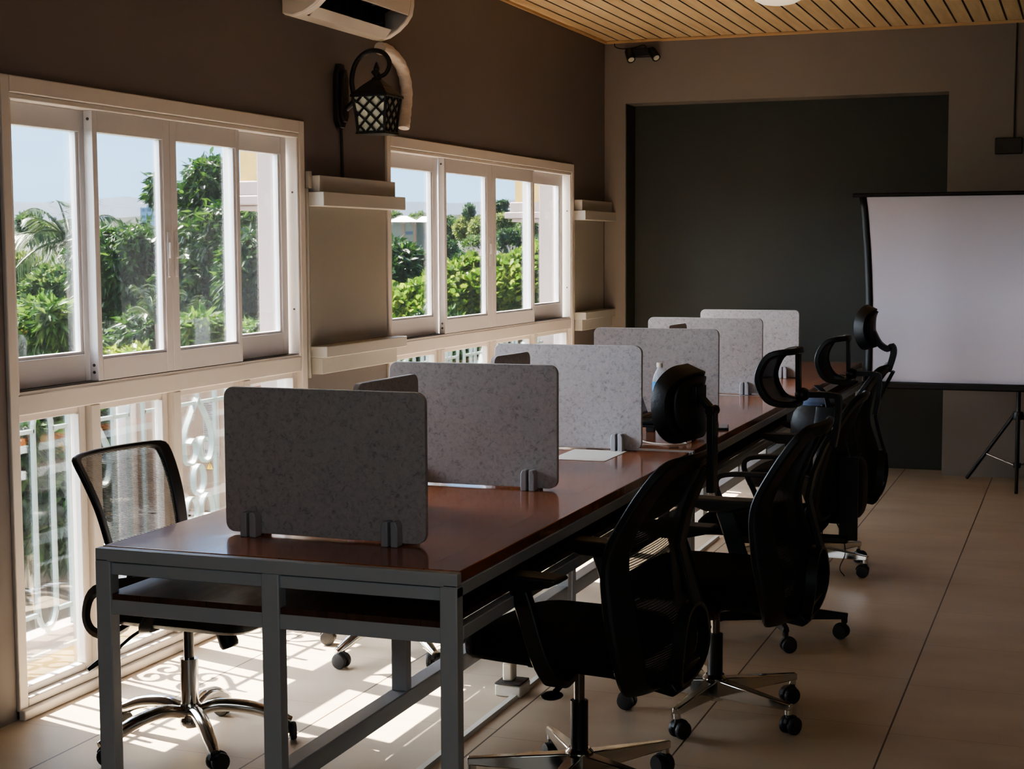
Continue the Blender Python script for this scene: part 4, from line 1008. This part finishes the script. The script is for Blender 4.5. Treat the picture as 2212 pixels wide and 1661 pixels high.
# palm
def palm(label, cen, n, L_, name, a_off=0, el=(10, 75), lw=.03, ll=.42):
    cen = Vector(cen); gz = terrain_z(cen.x, cen.y); t = thing(name, label, 'palm tree', (cen.x, cen.y, gz)); cz = cen.z-gz
    for i in range(n):
        a = 2*PI*i/n*1.0+a_off+random.uniform(-.2, .2); e = math.radians(random.uniform(*el)); l = L_*random.uniform(.8, 1.1)
        pts = []
        for k in range(9):
            s = k/8; hx = l*s*math.cos(e)*(1-.15*s); hz = l*s*math.sin(e)-l*.55*s*s*(1.1-.3*math.sin(e))
            pts.append(Vector((hx*math.cos(a), hx*math.sin(a), cz+hz)))
        f = MB().tube(pts, .018*L_, 5, scale=[1-.8*k/8 for k in range(9)]).build('frond', M['palm'], t)
        pp = spline(pts, 5); V = []; sd = Vector((-math.sin(a), math.cos(a), 0))
        pp = spline(pts, 6)
        for k in range(4, len(pp)-1):
            tt = (pp[k+1]-pp[k-1]).normalized(); w = k/len(pp); q = ll*L_*.5*math.sin(PI*min(1, w*.85+.12))
            for s in (-1, 1):
                for j in range(1):
                    p = pp[k]+(pp[k+1]-pp[k])*.5*j
                    d = (sd*s*.8+tt*.7+Vector((random.uniform(-.1, .1), random.uniform(-.1, .1), -.35+random.uniform(-.2, .1)))).normalized()
                    u2 = d.cross(Vector((0, 0, 1))).normalized()*lw*L_*.45
                    V += [p, p+d*q*.5+u2, p+d*q+Vector((0, 0, -q*.25)), p+d*q*.5-u2]
        V = np.array([tuple(v) for v in V]); build_np('leaflets', V, np.arange(len(V)).reshape(-1, 4), M['palm'], f)
    if cz > 1: MB().tube(spline([(0, 0, -.2), (.15, 0, cz*.5), (0, 0, cz)], 4), (.07 if L_ > 1 else .025)*L_, 8).build('trunk', M['bark'], t)
    return t
palm('tall coconut palm with windblown fronds in the first pane', at(150, 520, 22), 24, 1.3, 'coconut_palm', .3, (0, 72), .018, .55)
palm('small upright palm fronds low in the second pane', at(338, 700, 10.5), 9, .50, 'young_palm', .9, (45, 85), .022, .5)
palm('small upright palm fronds low in the third pane', at(425, 720, 11), 9, .45, 'young_palm', .2, (45, 85), .022, .5)
# farther window
for (u, v, D, rp, lab) in ((895, 700, 13, 118, 'yellow-green broadleaf tree lowest in the first pane of the farther window'), (1002, 650, 13.5, 128, 'yellow-green broadleaf tree filling the second pane of the farther window'),
                       (1110, 640, 13.5, 118, 'yellow-green broadleaf tree in the third pane of the farther window'), (1190, 600, 13.8, 110, 'yellow-green broadleaf branches beside the far white column')):
    tree(lab, at(u, v, D), rp*D/3356*.86, 2600, 5, .066, .022, BR, -.15, 'broad', squash=.95, blobs=7)
T('dark mango tree at the left of the farther window', 850, 590, 20, 100, 1400, 8, .13, .020, MG)
T('dark shrubby tree low between the felt boards and the farther window', 960, 770, 12, 130, 1000, 6, .08, .016, MG, .2)
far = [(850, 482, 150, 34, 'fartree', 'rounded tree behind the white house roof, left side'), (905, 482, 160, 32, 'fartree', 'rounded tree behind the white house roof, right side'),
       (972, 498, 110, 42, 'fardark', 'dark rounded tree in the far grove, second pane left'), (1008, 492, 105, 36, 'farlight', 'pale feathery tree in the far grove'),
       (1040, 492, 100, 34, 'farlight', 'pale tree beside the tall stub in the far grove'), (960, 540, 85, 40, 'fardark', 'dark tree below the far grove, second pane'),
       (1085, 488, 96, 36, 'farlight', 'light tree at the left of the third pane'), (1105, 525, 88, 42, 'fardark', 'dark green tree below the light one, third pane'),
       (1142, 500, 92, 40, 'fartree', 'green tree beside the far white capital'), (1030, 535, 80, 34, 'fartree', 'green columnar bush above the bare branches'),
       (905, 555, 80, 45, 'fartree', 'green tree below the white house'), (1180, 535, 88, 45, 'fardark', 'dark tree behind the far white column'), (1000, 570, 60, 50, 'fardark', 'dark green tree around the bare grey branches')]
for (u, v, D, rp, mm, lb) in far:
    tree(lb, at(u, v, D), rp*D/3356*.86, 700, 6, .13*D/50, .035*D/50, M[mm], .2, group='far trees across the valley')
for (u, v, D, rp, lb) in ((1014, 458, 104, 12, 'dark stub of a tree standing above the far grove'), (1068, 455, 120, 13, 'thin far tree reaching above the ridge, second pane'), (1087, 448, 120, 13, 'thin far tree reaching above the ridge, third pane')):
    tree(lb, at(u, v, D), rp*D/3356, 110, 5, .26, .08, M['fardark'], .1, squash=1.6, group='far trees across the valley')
# bare branches
p = at(1045, 560, 28); gz = terrain_z(p.x, p.y)
t = thing('bare_shrub', 'bare grey branching shrub in the middle of the farther window', 'shrub', (p.x, p.y, gz)); mb = MB(); z0 = p.z-gz
def br(P0, d, l, r, dep):
    P1 = P0+d*l; mb.tube([P0, (P0+P1)/2+Vector((random.uniform(-1, 1), random.uniform(-1, 1), 0))*l*.06, P1], r, 5, scale=[1, .85, .7])
    if dep:
        for _ in range(3): br(P1, (d+Vector((random.uniform(-.8, .8), random.uniform(-.8, .8), random.uniform(-.3, .6)))).normalized(), l*.72, r*.62, dep-1)
for i in range(5): br(Vector((random.uniform(-.4, .4), random.uniform(-.4, .4), z0-.55)), Vector((random.uniform(-.6, .6), random.uniform(-.6, .6), 1)).normalized(), .30, .013, 4)
mb.tube([(0, 0, -.2), (0, 0, z0-.4)], .05, 6); mb.build('branches', M['deadwood'], t)
# house with white hipped roof
p = at(895, 500, 60); ax = Vector((-p.x+CP.x, -p.y+CP.y, 0)).normalized(); ang = math.atan2(ax.y, ax.x)+PI/2
gz = terrain_z(p.x, p.y)
t = thing('house', 'cream house with white hipped roof among the far trees', 'house', (p.x, p.y, p.z), ang)
MB().box(-.90, .10, -.5, .8, -2.5, .36).box(.10, .95, -.1, .9, -2.5, .36).build('wall', M['housewall'], t)
r_ = MB(); r_.hexa([(-1.05, -.65, .36), (.22, -.65, .36), (.22, .95, .36), (-1.05, .95, .36)], [(-.5, 0, .60), (-.3, 0, .60), (-.3, .2, .60), (-.5, .2, .60)])
r_.hexa([(.0, -.25, .36), (1.1, -.25, .36), (1.1, 1.05, .36), (.0, 1.05, .36)], [(.3, .3, .58), (.75, .3, .58), (.75, .5, .58), (.3, .5, .58)]); r_.build('roof', M['roof'], t)
MB().box(-.45, -.38, -.52, -.50, -2.5, .36).box(-.02, .06, -.52, -.50, -2.5, .36).box(.72, .80, -.12, -.1, -2.5, .36).build('pilaster', M['housetrim'], t)
for (a, b, z0, z1, yy) in ((-.33, -.06, -.12, 0, -.51), (.36, .64, -.30, -.08, -.11)): MB().box(a, b, yy, yy+.01, z0, z1).build('window', M['housewin'], t)
# hazy apartment block
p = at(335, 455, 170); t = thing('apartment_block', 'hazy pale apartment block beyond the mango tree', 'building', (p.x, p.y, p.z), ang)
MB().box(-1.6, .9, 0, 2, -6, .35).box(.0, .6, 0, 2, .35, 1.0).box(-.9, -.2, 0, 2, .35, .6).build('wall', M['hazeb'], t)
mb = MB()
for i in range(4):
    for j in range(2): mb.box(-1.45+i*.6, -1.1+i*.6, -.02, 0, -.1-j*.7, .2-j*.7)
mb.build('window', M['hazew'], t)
# garden bits
p = at(60, 1185, 7.9); tag(MB().prism([(-.09, -.17), (.09, -.17), (.10, .12), (.05, .17), (-.06, .16), (-.1, .1)], 'y', -.05, .05).build('garden_post', M['stone'], bevel=.02, loc=(p.x, p.y, p.z)), 'pale stone post in the garden seen through the lower panes', 'post')
p = at(110, 1290, 9.5); tag(MB().box(-.9, 1.6, -.15, .15, -.4, .12).build('garden_wall', mat('ochre_garden_wall', c(180, 140, 84), .9, noise=.35, nscale=5), loc=(p.x, p.y, p.z)).rotation_euler and None or bpy.data.objects['garden_wall'], 'low ochre garden wall seen through the lower panes', 'wall')
# ground and hills
mb = MB(); xs = [-300, -220, -160, -120, -90, -70, -55, -42, -32, -24, -17, -11, -6, -.61]
ys = [-60, -20, -5, 2, 7, 12, 18, 26, 36, 50, 68, 90, 120, 160, 220, 300]
vs = [(x, y, terrain_z(x, y)+(.5*math.sin(x*.35)*math.cos(y*.3) if x < -3 else 0)) for y in ys for x in xs]; n = len(xs)
mb.add(vs, [(j*n+i, j*n+i+1, (j+1)*n+i+1, (j+1)*n+i) for j in range(len(ys)-1) for i in range(n-1)])
struct(mb.build('ground', M['ground']))
def hills(name, D, top, base, m, f1, f2):
    """far ridge: a long strip standing behind the valley"""
    mb = MB(); pts = []
    for k in range(90):
        u = -900+k*45; h = top(u)+3*math.sin(k*f1)+2*math.sin(k*f2+1)+1.2*math.sin(k*2.3)
        a = at(u, h, D); b = at(u, base, D*.86); pts.append((b, a, at(u, h+25, D*1.1)))
    vs = [tuple(q) for tr_ in pts for q in tr_]
    mb.add(vs, [(k*3+i, k*3+i+1, k*3+4+i, k*3+3+i) for k in range(89) for i in range(2)])
    struct(mb.build(name, m))
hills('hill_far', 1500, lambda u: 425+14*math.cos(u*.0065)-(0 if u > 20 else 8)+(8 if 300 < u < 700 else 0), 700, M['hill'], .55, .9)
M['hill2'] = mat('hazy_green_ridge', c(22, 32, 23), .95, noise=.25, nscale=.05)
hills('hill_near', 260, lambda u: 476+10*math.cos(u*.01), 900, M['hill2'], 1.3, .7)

# ------------------------------------------------------------------ light
w = bpy.data.worlds.new('sky'); SC.world = w; w.use_nodes = True
N, L = w.node_tree.nodes, w.node_tree.links; bg = N['Background']
tc = N.new('ShaderNodeTexCoord'); sx = N.new('ShaderNodeSeparateXYZ'); L.new(tc.outputs['Generated'], sx.inputs[0])
r = N.new('ShaderNodeValToRGB'); e = r.color_ramp.elements
e[0].position = 0; e[0].color = (.42, .70, .97, 1); e[1].position = .6; e[1].color = (.20, .44, .92, 1)
k = e.new(.06); k.color = (.42, .71, 1.02, 1); k = e.new(.2); k.color = (.32, .58, 1.0, 1)
t_ = N.new('ShaderNodeTexNoise'); t_.inputs['Scale'].default_value = 4; mp = N.new('ShaderNodeMapping'); mp.inputs['Scale'].default_value = (1, 1, 7)
L.new(tc.outputs['Generated'], mp.inputs[0]); L.new(mp.outputs[0], t_.inputs['Vector'])
mx = N.new('ShaderNodeMix'); mx.data_type = 'RGBA'; mx.inputs['B'].default_value = (.62, .82, 1.0, 1)
L.new(sx.outputs['Z'], r.inputs[0]); L.new(r.outputs[0], mx.inputs['A'])
cf = math_node(N, L, 'MULTIPLY', math_node(N, L, 'SUBTRACT', t_.outputs['Fac'], .45), 1.2); cf = math_node(N, L, 'MAXIMUM', cf, 0)
L.new(cf, mx.inputs['Factor']); L.new(mx.outputs['Result'], bg.inputs['Color']); bg.inputs['Strength'].default_value = .62

def sun(name, d, energy, col, angle):
    l = bpy.data.lights.new(name, 'SUN'); l.energy = energy; l.color = col; l.angle = math.radians(angle)
    o = bpy.data.objects.new(name, l); COL.objects.link(o); o.rotation_euler = Vector(d).to_track_quat('-Z', 'Y').to_euler(); o.location = (-4, 6, 6); return o
sun('sun', (1, -.27, -1.33), 17.0, (1, .92, .79), .5)
sun('sky_fill', (1, .16, -.22), 5.5, (.88, .94, 1), 110)  # added broad second sun, soft sky-like fill through the windows
def area(name, loc, d, sx_, sy_, e, col):
    l = bpy.data.lights.new(name, 'AREA'); l.shape = 'RECTANGLE'; l.size = sx_; l.size_y = sy_; l.energy = e; l.color = col
    o = bpy.data.objects.new(name, l); COL.objects.link(o); o.location = loc; o.rotation_euler = Vector(d).to_track_quat('-Z', 'Y').to_euler(); return o
area('fill_rear', (3.4, -1.9, 2.3), (0, 1, -.25), 3.2, 1.2, 5.2, (.80, .92, 1))  # added unseen fill behind the camera, lifts the dark near faces
SC.view_settings.view_transform = 'AgX'
SC.view_settings.look = 'AgX - Medium High Contrast'
SC.view_settings.exposure = 2.75
SC.cycles.max_bounces = 9
SC.cycles.diffuse_bounces = 5
SC.cycles.adaptive_threshold = .04
SC.cycles.transparent_max_bounces = 16
SC.cycles.sample_clamp_indirect = 8
